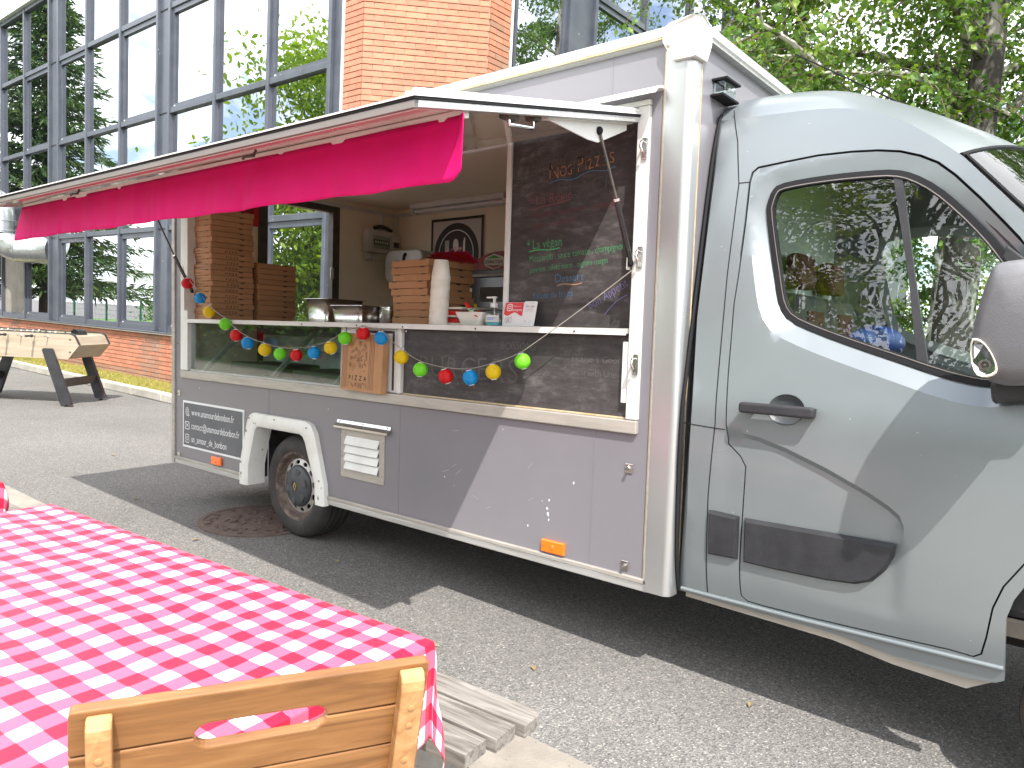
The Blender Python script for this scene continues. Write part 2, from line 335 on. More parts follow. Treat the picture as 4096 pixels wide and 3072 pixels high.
def link(name, me, m=None, parent=None, M=None, **props):
    o = bpy.data.objects.new(name, me); COL.objects.link(o)
    if m is not None and me is not None and len(me.materials) == 0: me.materials.append(MT[m] if isinstance(m, str) else m)
    if M is not None: o.matrix_world = M
    if parent is not None: o.parent = parent
    for k, v in props.items(): o[k] = v
    return o
def O(name, mb, m, parent=None, M=None, smooth=0, bevel=0, seg=2, **props):
    me = mb.mesh(name) if isinstance(mb, MB) else mb
    if smooth:
        me.shade_smooth()
        if smooth < 180: me.set_sharp_from_angle(angle=radians(smooth))
    o = link(name, me, m, parent, M, **props)
    if bevel:
        b = o.modifiers.new('b', 'BEVEL'); b.width = bevel; b.segments = seg; b.limit_method = 'ANGLE'; b.angle_limit = radians(40)
    return o
def thing(name, label, cat, group=None, M=None):
    o = bpy.data.objects.new(name, None); COL.objects.link(o); o.empty_display_size = .1
    if M is not None: o.matrix_world = M
    tag(o, label, cat, group); return o
def tag(o, label, cat, group=None):
    o['label'] = label; o['category'] = cat
    if group: o['group'] = group
    return o
def copyobj(o, parent=None, M=None):
    c = o.copy(); COL.objects.link(c); c.parent = parent
    if M is not None: c.matrix_world = M
    return c
def copytree(o, M):
    c = copyobj(o, None, M)
    for ch in o.children:
        d = ch.copy(); COL.objects.link(d); d.parent = c
        for g in ch.children:
            e = g.copy(); COL.objects.link(e); e.parent = d
    return c
T = Matrix.Translation
def RZ(a): return Matrix.Rotation(a, 4, 'Z')
def RX(a): return Matrix.Rotation(a, 4, 'X')
def RY(a): return Matrix.Rotation(a, 4, 'Y')
TILT = 0.0265
TM = RY(-TILT)                    # truck frame -> world
FRONT = Matrix(((1, 0, 0, 0), (0, 0, -1, 0), (0, 1, 0, 0), (0, 0, 0, 1)))      # xy drawing -> facing -y
SIDE = Matrix(((0, 0, 1, 0), (1, 0, 0, 0), (0, 1, 0, 0), (0, 0, 0, 1)))        # xy drawing -> facing +x
def lerp1(xs, ys, x):
    if x <= xs[0]: return ys[0]
    for i in range(len(xs) - 1):
        if x <= xs[i + 1]: return ys[i] + (ys[i + 1] - ys[i]) * (x - xs[i]) / (xs[i + 1] - xs[i])
    return ys[-1]
def inside(p, poly):
    x, y = p; c = False; n = len(poly); j = n - 1
    for i in range(n):
        a, b = poly[i], poly[j]
        if (a[1] > y) != (b[1] > y) and x < (b[0] - a[0]) * (y - a[1]) / (b[1] - a[1]) + a[0]: c = not c
        j = i
    return c
def segd(p, a, b):
    ax, ay = a; dx, dy = b[0] - ax, b[1] - ay; l = dx * dx + dy * dy
    t = 0 if l == 0 else max(0, min(1, ((p[0] - ax) * dx + (p[1] - ay) * dy) / l))
    return sqrt((p[0] - ax - t * dx) ** 2 + (p[1] - ay - t * dy) ** 2)
def polyd(p, poly, closed=True):
    n = len(poly); return min(segd(p, poly[i], poly[(i + 1) % n]) for i in range(n if closed else n - 1))
def resample(poly, step, closed=True):
    out = []; n = len(poly)
    for i in range(n if closed else n - 1):
        a, b = poly[i], poly[(i + 1) % n]; d = sqrt((a[0] - b[0]) ** 2 + (a[1] - b[1]) ** 2); k = max(1, int(math.ceil(d / step)))
        out += [(a[0] + (b[0] - a[0]) * j / k, a[1] + (b[1] - a[1]) * j / k) for j in range(k)]
    if not closed: out.append(poly[-1])
    return out
def smoothpoly(poly, it=2, closed=True):
    for _ in range(it):       # Chaikin
        o = []; n = len(poly)
        for i in range(n if closed else n - 1):
            a, b = poly[i], poly[(i + 1) % n]
            o += [(a[0] * .75 + b[0] * .25, a[1] * .75 + b[1] * .25), (a[0] * .25 + b[0] * .75, a[1] * .25 + b[1] * .75)]
        if not closed: o = [poly[0]] + o + [poly[-1]]
        poly = o
    return poly
def offset(poly, d):
    n = len(poly); ar = sum(poly[i][0] * poly[(i + 1) % n][1] - poly[(i + 1) % n][0] * poly[i][1] for i in range(n)); sg = 1 if ar > 0 else -1
    out = []
    for i in range(n):
        a, b, c = Vector(poly[i - 1]), Vector(poly[i]), Vector(poly[(i + 1) % n])
        e1 = (b - a); e2 = (c - b)
        n1 = Vector((-e1.y, e1.x)).normalized() if e1.length > 1e-9 else Vector((0, 0)); n2 = Vector((-e2.y, e2.x)).normalized() if e2.length > 1e-9 else n1
        m = (n1 + n2); m = m.normalized() if m.length > 1e-6 else n1
        k = max(.5, m.dot(n1)); out.append(tuple(b + m * (sg * d / k)))
    return out
def plate(outline, holes=(), step=None, fmap=None, lines=(), rim=0.0, rimdir=None):
    """triangulated sheet in (u,v), mapped by fmap to 3D; optional rim of depth rim on every border"""
    pts = []; edges = []
    loops = [outline] + list(holes)
    for lp in loops:
        o = len(pts); n = len(lp); pts += lp; edges += [(o + i, o + (i + 1) % n) for i in range(n)]
    for ln in lines:
        o = len(pts); pts += ln; edges += [(o + i, o + i + 1) for i in range(len(ln) - 1)]
    nb = len(pts)
    if step:
        us = [p[0] for p in outline]; vs = [p[1] for p in outline]; u0, u1, v0, v1 = min(us), max(us), min(vs), max(vs)
        i = 0; v = v0 + step / 2
        while v < v1:
            u = u0 + (step / 2 if i % 2 else step)
            while u < u1:
                if inside((u, v), outline) and not any(inside((u, v), h) for h in holes) and min([polyd((u, v), l) for l in loops] + [polyd((u, v), l, False) for l in lines]) > step * .45: pts.append((u, v))
                u += step
            v += step * .87; i += 1
    r = delaunay_2d_cdt([Vector(p) for p in pts], edges, [], 0, 1e-6)
    V = [tuple(p) for p in r[0]]; F = []
    for f in r[2]:
        c = (sum(V[i][0] for i in f) / len(f), sum(V[i][1] for i in f) / len(f))
        if inside(c, outline) and not any(inside(c, h) for h in holes): F.append(tuple(f))
    mb = MB(); P = [fmap(*p) for p in V]; mb.add(P, F)
    if rim:
        for k, lp in enumerate(loops):
            n = len(lp); A = [fmap(*p) for p in lp]
            Bk = [tuple(Vector(a) + Vector(rimdir) * rim) for a in A]
            mb.add(A + Bk, [(i, (i + 1) % n, n + (i + 1) % n, n + i) for i in range(n)])
    return mb
def fixnormals(me, toward=None):
    bm = bmesh.new(); bm.from_mesh(me); bmesh.ops.remove_doubles(bm, verts=bm.verts, dist=1e-5); bmesh.ops.recalc_face_normals(bm, faces=bm.faces)
    if toward is not None:
        s = sum((f.normal.dot(toward) * f.calc_area() for f in bm.faces))
        if s < 0: bmesh.ops.reverse_faces(bm, faces=bm.faces)
    bm.to_mesh(me); bm.free(); return me
def rrect(x0, x1, y0, y1, r, n=4):
    out = []
    for cx, cy, a0 in ((x1 - r, y1 - r, 0), (x0 + r, y1 - r, 90), (x0 + r, y0 + r, 180), (x1 - r, y0 + r, 270)):
        out += [(cx + r * cos(radians(a0 + 90 * k / n)), cy + r * sin(radians(a0 + 90 * k / n))) for k in range(n + 1)]
    return out
def arc(cx, cy, rx, ry, a0, a1, n): return [(cx + rx * cos(radians(a0 + (a1 - a0) * i / n)), cy + ry * sin(radians(a0 + (a1 - a0) * i / n))) for i in range(n + 1)]

# ------------------------------------------------------------------ lettering (built-in font, one glyph mesh per character)
GL = {}
def build_glyphs(styles):
    tmp = []
    for st, off, chars in styles:
        for ch in sorted(set(chars)):
            if ch == ' ': continue
            c = bpy.data.curves.new('g', 'FONT'); c.body = ch; c.size = 1; c.offset = off; c.resolution_u = 3; c.fill_mode = 'FRONT'
            o = bpy.data.objects.new('g', c); COL.objects.link(o); tmp.append((st, ch, o))
    dg = bpy.context.evaluated_depsgraph_get(); dg.update()
    for st, ch, o in tmp:
        me = bpy.data.meshes.new_from_object(o.evaluated_get(dg))
        vs = [(v.co.x, v.co.y) for v in me.vertices]; fs = [tuple(p.vertices) for p in me.polygons]
        x0 = min([p[0] for p in vs] or [0]); x1 = max([p[0] for p in vs] or [.3])
        GL[st, ch] = ([(p[0] - x0, p[1]) for p in vs], fs, x1 - x0); bpy.data.meshes.remove(me)
    for st, ch, o in tmp:
        c = o.data; bpy.data.objects.remove(o); bpy.data.curves.remove(c)
ALL = 'abcdefghijklmnopqrstuvwxyzABCDEFGHIJKLMNOPQRSTUVWXYZ0123456789.@_*&-é'
build_glyphs([('n', 0.0, ALL), ('t', -0.016, ALL), ('b', .012, ALL), ('h', .03, 'PIZAHOTSY&3')])
def text(s, size, st='n', track=.09, jit=0.0, sx=1.0, slant=0.0, fit=None, rng=random.Random(3)):
    mb = MB(); x = 0
    for ch in s:
        if ch == ' ': x += .30; continue
        vs, fs, wd = GL[st, ch]
        a = rng.uniform(-1, 1) * jit; dy = rng.uniform(-1, 1) * jit * .25; k = 1 + rng.uniform(-1, 1) * jit * .6
        mb.add([((x + (px * cos(a) - py * sin(a)) * k + slant * py), dy + (px * sin(a) + py * cos(a)) * k, 0) for px, py in vs], fs)
        x += wd * k + track
    wtot = x - track
    fx = size * sx if fit is None else fit / wtot
    mb.v = [(p[0] * fx, p[1] * size, 0) for p in mb.v]; mb.w = wtot * fx; return mb
def lettering(s, size, m, parent, M, name='lettering', center=False, **k):
    mb = text(s, size, **k)
    if center: mb.v = [(p[0] - mb.w / 2, p[1], p[2]) for p in mb.v]
    mb.v = [tuple(M @ Vector(p)) for p in mb.v]; return O(name, mb, m, parent)
def stroke(pts, wdt, M, mb=None, z=0.0):
    """flat ribbon through 2D points"""
    mb = mb or MB(); n = len(pts); vs = []
    for i, p in enumerate(pts):
        a = Vector(pts[max(0, i - 1)]); b = Vector(pts[min(n - 1, i + 1)]); d = (b - a)
        d = d.normalized() if d.length > 1e-9 else Vector((1, 0)); q = Vector((-d.y, d.x)) * wdt / 2
        vs += [tuple(M @ Vector((p[0] + q.x, p[1] + q.y, z))), tuple(M @ Vector((p[0] - q.x, p[1] - q.y, z)))]
    return mb.add(vs, [(2 * i, 2 * i + 1, 2 * i + 3, 2 * i + 2) for i in range(n - 1)])

# ================================================================== THE SETTING
def sheet(name, poly, z, m):
    mb = MB(); mb.add([(x, y, z) for x, y in poly], [tuple(range(len(poly)))]); o = O(name, mb, m); o['kind'] = 'structure'
    if o.data.polygons[0].normal.z < 0: o.data.flip_normals()
    return o
ground = sheet('ground', [(-400, -400), (400, -400), (400, 400), (-400, 400)], 0, 'asphalt'); ground['label'] = 'grey asphalt yard under the food truck'
path = sheet('path', [(-40, -1.72), (2.7, -.668), (16, -.34), (16, -7.3), (-40, -7.6)], .005, 'concrete'); path['label'] = 'pale concrete paving beneath the picnic table'
sheet('lawn', [(-60, -7.6), (40, -7.3), (40, -60), (-60, -60)], .012, 'lawn')
sheet('lawn', [(-2.3, 3.7), (-2.3, 60), (60, 60), (60, 3.4)], .014, 'lawn')
kb = thing('kerb', 'pale concrete kerb along the grass strip', 'kerb'); kb['kind'] = 'structure'
del kb['category']
km = MB().box(0, .995, 0, .14, 0, .135)
kme = km.mesh('kerb_stone'); kme.materials.append(MT['kerb'])
for i in range(36):
    o = link('kerb_stone', kme, parent=kb); o.location = (-38 + i, 2.49 + random.uniform(-.004, .004), random.uniform(-.004, .003)); o.rotation_euler = (0, random.uniform(-.003, .003), 0)
    bv = o.modifiers.new('b', 'BEVEL'); bv.width = .018; bv.segments = 2
sheet('verge_soil', [(-38, 2.62), (-3.3, 2.62), (-3.3, 3.4), (-38, 3.4)], .10, 'lawn_soil')
# grass blades on the verge
rg = random.Random(11); gb = MB()
for i in range(26000):
    x = -15.5 + 9.5 * rg.random() ** .8; y = rg.uniform(2.64, 3.36)
    if mnoise.noise((x * 2.2, y * 3, 0)) < rg.uniform(-.55, .35): continue
    h = rg.uniform(.02, .075); a = rg.uniform(0, 2 * pi); wd = rg.uniform(.003, .007); lx, ly = rg.uniform(-.03, .03), rg.uniform(-.03, .03)
    gb.add([(x - cos(a) * wd, y - sin(a) * wd, .099), (x + cos(a) * wd, y + sin(a) * wd, .099), (x + lx, y + ly, .10 + h)], [(0, 1, 2)])
g = O('verge_grass', gb, 'grass'); g['kind'] = 'stuff'; g['label'] = 'dry yellow green grass strip below the brick wall'
# small litter on the asphalt: dry leaves
for k, (x, y, c) in enumerate([(-.35, -.42, 0), (.55, -.02, 1), (-1.55, -.25, 0), (2.2, -.25, 1), (-3.3, .3, 0), (3.0, .12, 1), (1.75, -.4, 0)]):
    pts = [(0, -.022), (.010, -.008), (.012, .006), (0, .026), (-.011, .008), (-.009, -.01)]
    mb = MB(); mb.add([(p[0], p[1], .004 + (.006 if i in (1, 2, 4, 5) else 0)) for i, p in enumerate(pts)], [(0, 1, 2, 3), (0, 3, 4, 5)])
    o = O('dry_leaf', mb, 'dead_leaf', M=T((x, y, .002)) @ RZ(k * 1.3))
    tag(o, ['tiny dry leaf on the shaded asphalt behind the gingham table', 'tiny dry leaf below the truck skirt right of the rear wheel', 'tiny dry leaf near the tip of the awning shadow', 'tiny dry leaf between bench planks and truck skirt', 'tiny dry leaf on sunny asphalt beyond the awning shadow', 'tiny dry leaf on asphalt under the cab door', 'tiny dry leaf on asphalt below the square shadow corner'][k], 'leaf', 'dry leaves on the asphalt')

# ------------------------------------------------------------------ manhole cover (rusty, cast pattern)
mh = thing('manhole_cover', 'rusty round manhole cover behind the rear wheel', 'manhole', M=T((-.50, .12, 0)))
O('rim', MB().lathe([(.40, .0), (.40, .010), (.365, .010), (.365, .006), (.0, .006)], 40, caps=False), 'man_rust', mh, smooth=40)
mb = MB(); rr = random.Random(5)
for i in range(95):
    a = rr.uniform(0, 2 * pi); r = .34 * sqrt(rr.random()); l = rr.uniform(.02, .045); t = rr.uniform(0, pi)
    mb.M = T((r * cos(a), r * sin(a), .006)) @ RZ(t); mb.prism(rrect(-l / 2, l / 2, -.009, .009, .008, 3), 'z', 0, rr.uniform(.006, .010))
O('cast_pattern', mb, 'man_rust', mh)['kind'] = 'stuff'

# ------------------------------------------------------------------ office building
OB = thing('office_building', 'brick and dark glass office building behind the food truck', 'building')
core = MB().box(-42, -3.9, 3.52, 30, 0, 7.95).box(-3.9, -2.66, 4.95, 30, 0, 7.95)
O('core', core, 'frame_dark', OB)
F1 = lambda: Matrix(((1, 0, 0, 0), (0, -1, 0, 3.44), (0, 0, 1, 0), (0, 0, 0, 1)))     # (s, out, z)
F2 = lambda: Matrix(((0, 1, 0, -2.57), (1, 0, 0, 0), (0, 0, 1, 0), (0, 0, 0, 1)))
def fbox(M, s0, s1, d0, d1, z0, z1, name, m, parent=OB, bevel=0):
    mb = MB(); mb.M = M; mb.box(s0, s1, d0, d1, z0, z1); me = fixnormals(mb.mesh(name)); return O(name, me, m, parent, bevel=bevel)
ZR = [(1.03, 2.76), (2.76, 4.70), (4.70, 6.40), (6.40, 7.82)]
def facade(M, bays, gaps, s_end, rows=ZR):
    for g0, g1 in gaps:
        fbox(M, g0, g1, .0, .05, .99, 7.85, 'panel', 'frame_blue'); 
        for s in (g0, g1): fbox(M, s - .035, s + .035, .0, .105, .985, 7.86, 'mullion', 'frame_blue', bevel=.006)
        for z in (2.76, 4.70, 6.40): fbox(M, g0 + .036, g1 - .036, .051, .062, z - .008, z + .008, 'joint_strip', 'frame_dark')
    for bi, b in enumerate(bays):
        for s in b[1:-1]: fbox(M, s - .034, s + .034, 0, .10, .985, 7.86, 'mullion', 'frame_blue', bevel=.006)
        for i in range(len(b) - 1):
            s0, s1 = sorted((b[i], b[i + 1])); s0 += .034; s1 -= .034
            for z in (1.03, 2.76, 4.70, 6.40, 7.82):
                h = .045 if z > 1.1 else .05
                fbox(M, s0, s1, 0, .085, z - h, z + h, 'transom', 'frame_blue', bevel=.005)
            for ri, (z0, z1) in enumerate(rows):
                a0, a1 = z0 + .046, z1 - .046
                nm = len(b) - 1
                opening = (i in (0, nm - 1)) and ri in (0, 2)
                grey = (M.translation.y > 3 and abs(s0 + 17.036) < .05 and ri == 0)
                if opening:
                    fr = .055; mb = MB(); mb.M = M
                    mb.box(s0 + .004, s1 - .004, .0, .06, a0, a0 + fr).box(s0 + .004, s1 - .004, .0, .06, a1 - fr * 1.5, a1).box(s0 + .004, s0 + .004 + fr, .0, .06, a0 + fr, a1 - fr * 1.5).box(s1 - .004 - fr, s1 - .004, .0, .06, a0 + fr, a1 - fr * 1.5)
                    so_ = O('sash', fixnormals(mb.mesh('sash')), 'frame_blue', OB)
                    p = MB(); p.M = M; p.box(s0 + fr, s1 - fr, .012, .024, a0 + fr * .9, a1 - fr * 1.4); O('window_pane', fixnormals(p.mesh('window_pane')), 'office_pane', so_)
                    p = MB(); p.M = M; p.box(s0 + fr + .05, s0 + fr + .08, .060, .07, a0 + .012, a0 + .03); O('vent_clip', fixnormals(p.mesh('vent_clip')), 'sign_white', so_)
                else:
                    fbox(M, s0, s1, .008 + .004 * ((i + ri) % 2), .022 + .004 * ((i + ri) % 2), a0, a1, 'window_pane' if not grey else 'blank_panel', 'office_pane' if not grey else 'concrete')
M1 = F1(); M2 = F2()
facade(M1, [[-4.26, -5.72, -7.20, -8.67], [-9.10, -10.57, -12.09, -13.52], [-14.02, -15.52, -17.07, -18.56], [-18.98, -20.5, -22.0, -23.5], [-23.9, -25.4, -26.9, -28.4]],
       [(-9.10, -8.67), (-14.02, -13.52), (-18.98, -18.56), (-23.9, -23.5)], -4.2)
fbox(M1, -4.295, -4.00, 0, .06, .985, 7.86, 'panel', 'frame_blue'); fbox(M1, -4.30, -4.225, .06, .12, .985, 7.86, 'mullion', 'frame_blue', bevel=.006)
fbox(M1, -4.06, -3.99, .02, .10, .985, 7.86, 'mullion', 'frame_blue', bevel=.006)
facade(M2, [[4.92, 6.16], [6.79, 8.29, 9.86, 11.4], [12.0, 13.5, 14.3]], [(6.16, 6.79), (11.4, 12.0)], 14.3)
fbox(M1, -42, -3.4, -.1, .16, 7.87, 8.20, 'cornice', 'white_building'); fbox(M2, 4.3, 30, -.1, .16, 7.87, 8.20, 'cornice', 'white_building')
fbox(M1, -42, -4.0, -.05, .17, .955, .982, 'window_sill', 'frame_blue', bevel=.008)
fbox(M1, -42, -4.0, -.05, .165, .93, .954, 'window_sill', 'concrete', bevel=.004)
# brickwork -----------------------------------------------------------------
CO, PI_ = .0745, .259; bricks_left = [300]
bcache = {}
def brick_mesh(l, mk):
    key = (round(l, 3), mk)
    if key not in bcache:
        me = MB().box(0, key[0], -.012, .02, 0, .0625).mesh('brick'); me.materials.append(MT[mk]); bcache[key] = me
    return bcache[key]
def brick_face(parent, P, ang, length, z0, z1, shown, stain=None, seed=1):
    rb = random.Random(seed); rest = {'brick': MB(), 'brick_stained': MB()}
    e = Vector((cos(ang), sin(ang), 0)); base = T(P) @ RZ(ang); k = 0; z = z0
    while z + .07 <= z1:
        s = -PI_ / 2 if k % 2 else 0.0
        while s < length - .02:
            a, b = max(s, 0) + .004, min(s + PI_, length) - .004
            if b - a > .03:
                mk = 'brick_stained' if (stain and stain(a + rb.uniform(-.1, .1), z, rb)) else 'brick'
                dz = rb.uniform(-.0012, .0012); dy = rb.uniform(-.002, .003)
                if shown(P[0] + e.x * a, P[1] + e.y * a, z):
                    o = link('brick', brick_mesh(b - a, mk), parent=parent); o.matrix_local = base @ T((a, dy, z + .006 + dz))
                else:
                    rest[mk].M = base; rest[mk].box(a, b, -.012 + dy, .02, z + .006 + dz, z + .0685 + dz)
            s += PI_
        z += CO; k += 1
    for mk, r in rest.items():
        if r.v: q = O('brick_courses', r, mk, parent); q['kind'] = 'stuff'
pier_poly = [(-3.98, 3.34), (-3.588, 3.34), (-2.49, 4.438), (-2.49, 4.89), (-2.75, 4.99), (-3.99, 3.7)]
BP = O('brick_pier', MB().prism(pier_poly, 'z', 0, 7.86), 'mortar', OB)
vis = lambda x, y, z: 3.55 < z < 5.9
brick_face(BP, (-3.947, 3.332, 0), 0, .359, .1, 7.85, vis, seed=2)
brick_face(BP, (-3.588, 3.332, 0), radians(45), 1.567, .1, 7.85, vis, seed=3)
brick_face(BP, (-2.482, 4.438, 0), radians(90), .40, .1, 7.85, vis, stain=lambda a, z, r: a < .18 and z < 5.2 and r.random() < .6, seed=4)
O('edge_strip', MB().box(-3.995, -3.955, 3.315, 3.36, .1, 7.85), 'white_plastic', BP); O('edge_strip', MB().box(-2.50, -2.47, 4.845, 4.885, .1, 7.85), 'white_plastic', BP)
PW = O('brick_parapet', MB().box(-40, -4.0, 3.362, 3.50, 0, .93), 'mortar', OB)
def st_(a, z, r):
    x = -30 + a
    return (abs(x + 9.35) < .35 and r.random() < .7) or z < .2 or (abs(x + 16.2) < .5 and r.random() < .6) or r.random() < .02
brick_face(PW, (-30, 3.352, 0), 0, 26, .10, .95, lambda x, y, z: -11.1 < x < -8.5, stain=st_, seed=5)
# far brick end pier of the right facade
FP = O('end_pier', MB().box(-2.75, -2.45, 14.35, 15.3, 0, 8.1), 'mortar', OB)
brick_face(FP, (-2.44, 14.35, 0), radians(90), .95, 3.2, 8.0, lambda *a: False, seed=6)
# ------------------------------------------------------------------ silver ventilation duct
VD = thing('ventilation_duct', 'fat silver ventilation duct bending into the office facade', 'duct', M=T((-15.45, 2.95, 0)))
pth = [(-3, -.1, 3.56), (-.42, -.1, 3.56)] + [(-.42 + .42 * sin(radians(a)), -.1, 3.14 + .42 * cos(radians(a))) for a in range(15, 91, 15)] + [(0, -.1, 3.0)]
O('upper_pipe', MB().tube(pth + [(0, -.1, 2.85)], .30, 20), 'galvanised', VD, smooth=50)
el = [(.02, -.1, 2.86)] + [(.45 - .45 * cos(radians(a)), -.1 + .36 * (1 - cos(radians(a))), 2.86 - .36 * sin(radians(a))) for a in range(12, 91, 13)] + [(.95, .33, 2.50), (1.2, .55, 2.5)]
O('elbow', MB().tube(el, .285, 20), 'galvanised', VD, smooth=50)
for zz in (2.9, 3.12): O('seam_ring', MB().lathe([(.302, -.02), (.315, -.012), (.315, .012), (.302, .02)], 24, T((0, -.1, zz)), caps=False), 'galvanised', VD, smooth=50)
O('bracket', MB().box(-.36, .36, .28, .40, 3.0, 3.06), 'frame_dark', VD)

# ================================================================== FOOD TRUCK (local truck frame, rear wheel at x=0)
TR = thing('food_truck', 'purple grey pizza food truck with grey van cab and raised serving hatch', 'food truck', M=TM)
def P(name, mb, m, parent=None, **k): return O(name, mb, m, parent or TR, **k)
yid = lambda y: (lambda x, z: (x, y, z))
X0, X1 = -1.455, 2.60
# --- near side wall with hatch opening and wheel arch
arch_out = [(-.50, .33), (-.47, .50), (-.40, .76), (-.33, .785), (.26, .785), (.335, .73), (.43, .40), (.43, .33)]
arch_cut = [(-.455, .33), (-.455, .43), (-.37, .70), (-.34, .745), (.23, .745), (.28, .70), (.385, .43), (.395, .33)]
wall_out = [(X0, .33)] + arch_cut + [(X1, .33), (X1, 2.545), (X0, 2.545)]
hole = [(-1.34, .975), (2.50, .975), (2.50, 2.29), (-1.34, 2.29)]
mb = plate(wall_out, [hole], None, yid(0.0), rim=.035, rimdir=(0, 1, 0)); P('side_wall', fixnormals(mb.mesh('side_wall'), Vector((0, -1, 0))), 'paint_purple')
for x in (-.21, 1.05):
    P('panel_joint', MB().box(x - .0035, x + .0035, -.0015, .002, .36, .955), 'paint_purple')
P('panel_joint', MB().box(2.3145, 2.3215, -.0015, .002, 2.345, 2.535), 'paint_purple'); P('panel_joint', MB().box(2.297, 2.304, -.0015, .002, .36, .955), 'paint_purple')
# interior liner of the near wall (below and above opening), other walls, floor, roof
P('lower_liner', MB().box(X0, -.47, .036, .05, .36, 1.0).box(.41, .56, .036, .05, .36, 1.0).box(.56, 2.60, .036, .05, .36, 1.36).box(-.47, .41, .036, .05, .85, 1.0), 'cream'); P('upper_liner', MB().box(X0, 2.60, .036, .05, 2.30, 2.53), 'cream')
P('far_wall', MB().box(X0, 2.66, 2.17, 2.20, .33, 2.545), 'paint_purple'); P('far_liner', MB().box(X0 + .03, 2.62, 2.14, 2.168, .40, 2.53), 'cream')
# rear wall with its window opening
rw = plate([(.02, .33), (2.18, .33), (2.18, 2.545), (.02, 2.545)], [[(.70, 1.05), (1.41, 1.05), (1.41, 2.40), (.70, 2.40)]], None, lambda y, z: (-1.46, y, z), rim=.04, rimdir=(1, 0, 0))
P('rear_wall', fixnormals(rw.mesh('rear_wall'), Vector((-1, 0, 0))), 'paint_purple')
rw = plate([(.02, .40), (2.14, .40), (2.14, 2.53), (.02, 2.53)], [[(.66, 1.02), (1.45, 1.02), (1.45, 2.44), (.66, 2.44)]], None, lambda y, z: (-1.418, y, z))
P('rear_liner', fixnormals(rw.mesh('rear_liner'), Vector((1, 0, 0))), 'cream')
rf = MB()
for (a, b, c, d) in ((.655, .735, 1.0, 2.45), (1.38, 1.455, 1.0, 2.45)): rf.box(-1.47, -1.40, a, b, c, d)
rf.box(-1.47, -1.40, .735, 1.38, 2.385, 2.45).box(-1.47, -1.40, .735, 1.38, 1.0, 1.06)
P('rear_window_frame', rf, 'dark_metal', bevel=.004); P('window_catch', MB().box(-1.398, -1.385, 1.352, 1.385, 1.80, 1.90), 'white_plastic', bevel=.006)
P('bounce_lining', MB().box(X0 + .02, 2.6, .45, 2.13, .391, .40).box(.42, 2.6, .06, .449, .391, .40), 'alu'); P('floor', MB().box(X0, -.475, .04, 2.16, .33, .39).box(.415, 2.64, .04, 2.16, .33, .39).box(-.474, .414, .45, 2.16, .33, .39), 'underbody'); P('roof', MB().box(-1.48, 2.67, .03, 2.19, 2.548, 2.575), 'white_plastic'); P('ceiling', MB().box(X0, 2.62, .05, 2.14, 2.515, 2.53), 'cream')  # lining sheet on the floor: unseen, added to bounce light inside
P('front_wall', MB().box(2.645, 2.689, .057, 2.17, .40, 2.545), 'paint_purple'); P('front_liner', MB().box(2.61, 2.63, .05, 2.13, .40, 2.514), 'cream')
# aluminium corner posts
def corner(x, sgn, m, z0, z1):
    r = .036; cx, cy = x - sgn * r, -.016 + r
    out = [(cx - sgn * .074, -.016), (cx, -.016)] + [(cx + sgn * r * sin(radians(a)), cy - r * cos(radians(a))) for a in (15, 30, 45, 60, 75, 90)] + [(x, cy + .035)]
    inn = [(x - sgn * .02, cy + .035), (x - sgn * .02, cy)] + [(cx + sgn * (r - .02) * sin(radians(a)), cy - (r - .02) * cos(radians(a))) for a in (75, 45, 15)] + [(cx - sgn * .074, -.001)]
    return MB().prism(out + inn, 'z', z0, z1)
P('corner_post', fixnormals(corner(2.693, 1, '', .315, 2.50).mesh('corner_post')), 'alu_post', smooth=35)
P('sealant_line', MB().box(2.566, 2.572, -.007, -.0005, .345, 2.50), 'sealant'); P('sealant_line', MB().box(2.689, 2.6945, .058, .064, .4, 2.47), 'sealant')
P('post_lip', MB().box(2.573, 2.5825, -.012, -.0005, .345, 2.50), 'alu')
rp_ = MB().box(-1.502, -1.458, -.014, .03, .31, 2.55).box(-1.520, -1.4865, .0, .05, .7, 2.4)
P('rear_post', rp_, 'alu_warm', bevel=.006)
# roof edge rails
rail = [(-.018, 2.530), (-.006, 2.535), (-.010, 2.548), (-.022, 2.553), (-.024, 2.578), (-.010, 2.595), (.06, 2.597), (.06, 2.576), (.035, 2.57), (.035, 2.53)]
P('roof_rail', fixnormals(MB().prism(rail, 'x', -1.50, 2.62).mesh('roof_rail')), 'alu', smooth=30); P('sealant_line', MB().box(-1.45, 2.60, -.0215, -.0165, 2.545, 2.551), 'sealant')
rail2 = [(2.720, 2.530), (2.706, 2.535), (2.71, 2.548), (2.72, 2.553), (2.722, 2.578), (2.71, 2.595), (2.64, 2.597), (2.64, 2.576), (2.665, 2.57), (2.665, 2.53)]
P('roof_rail', fixnormals(MB().prism(rail2, 'y', .09, 2.19).mesh('roof_rail')), 'alu', smooth=30)
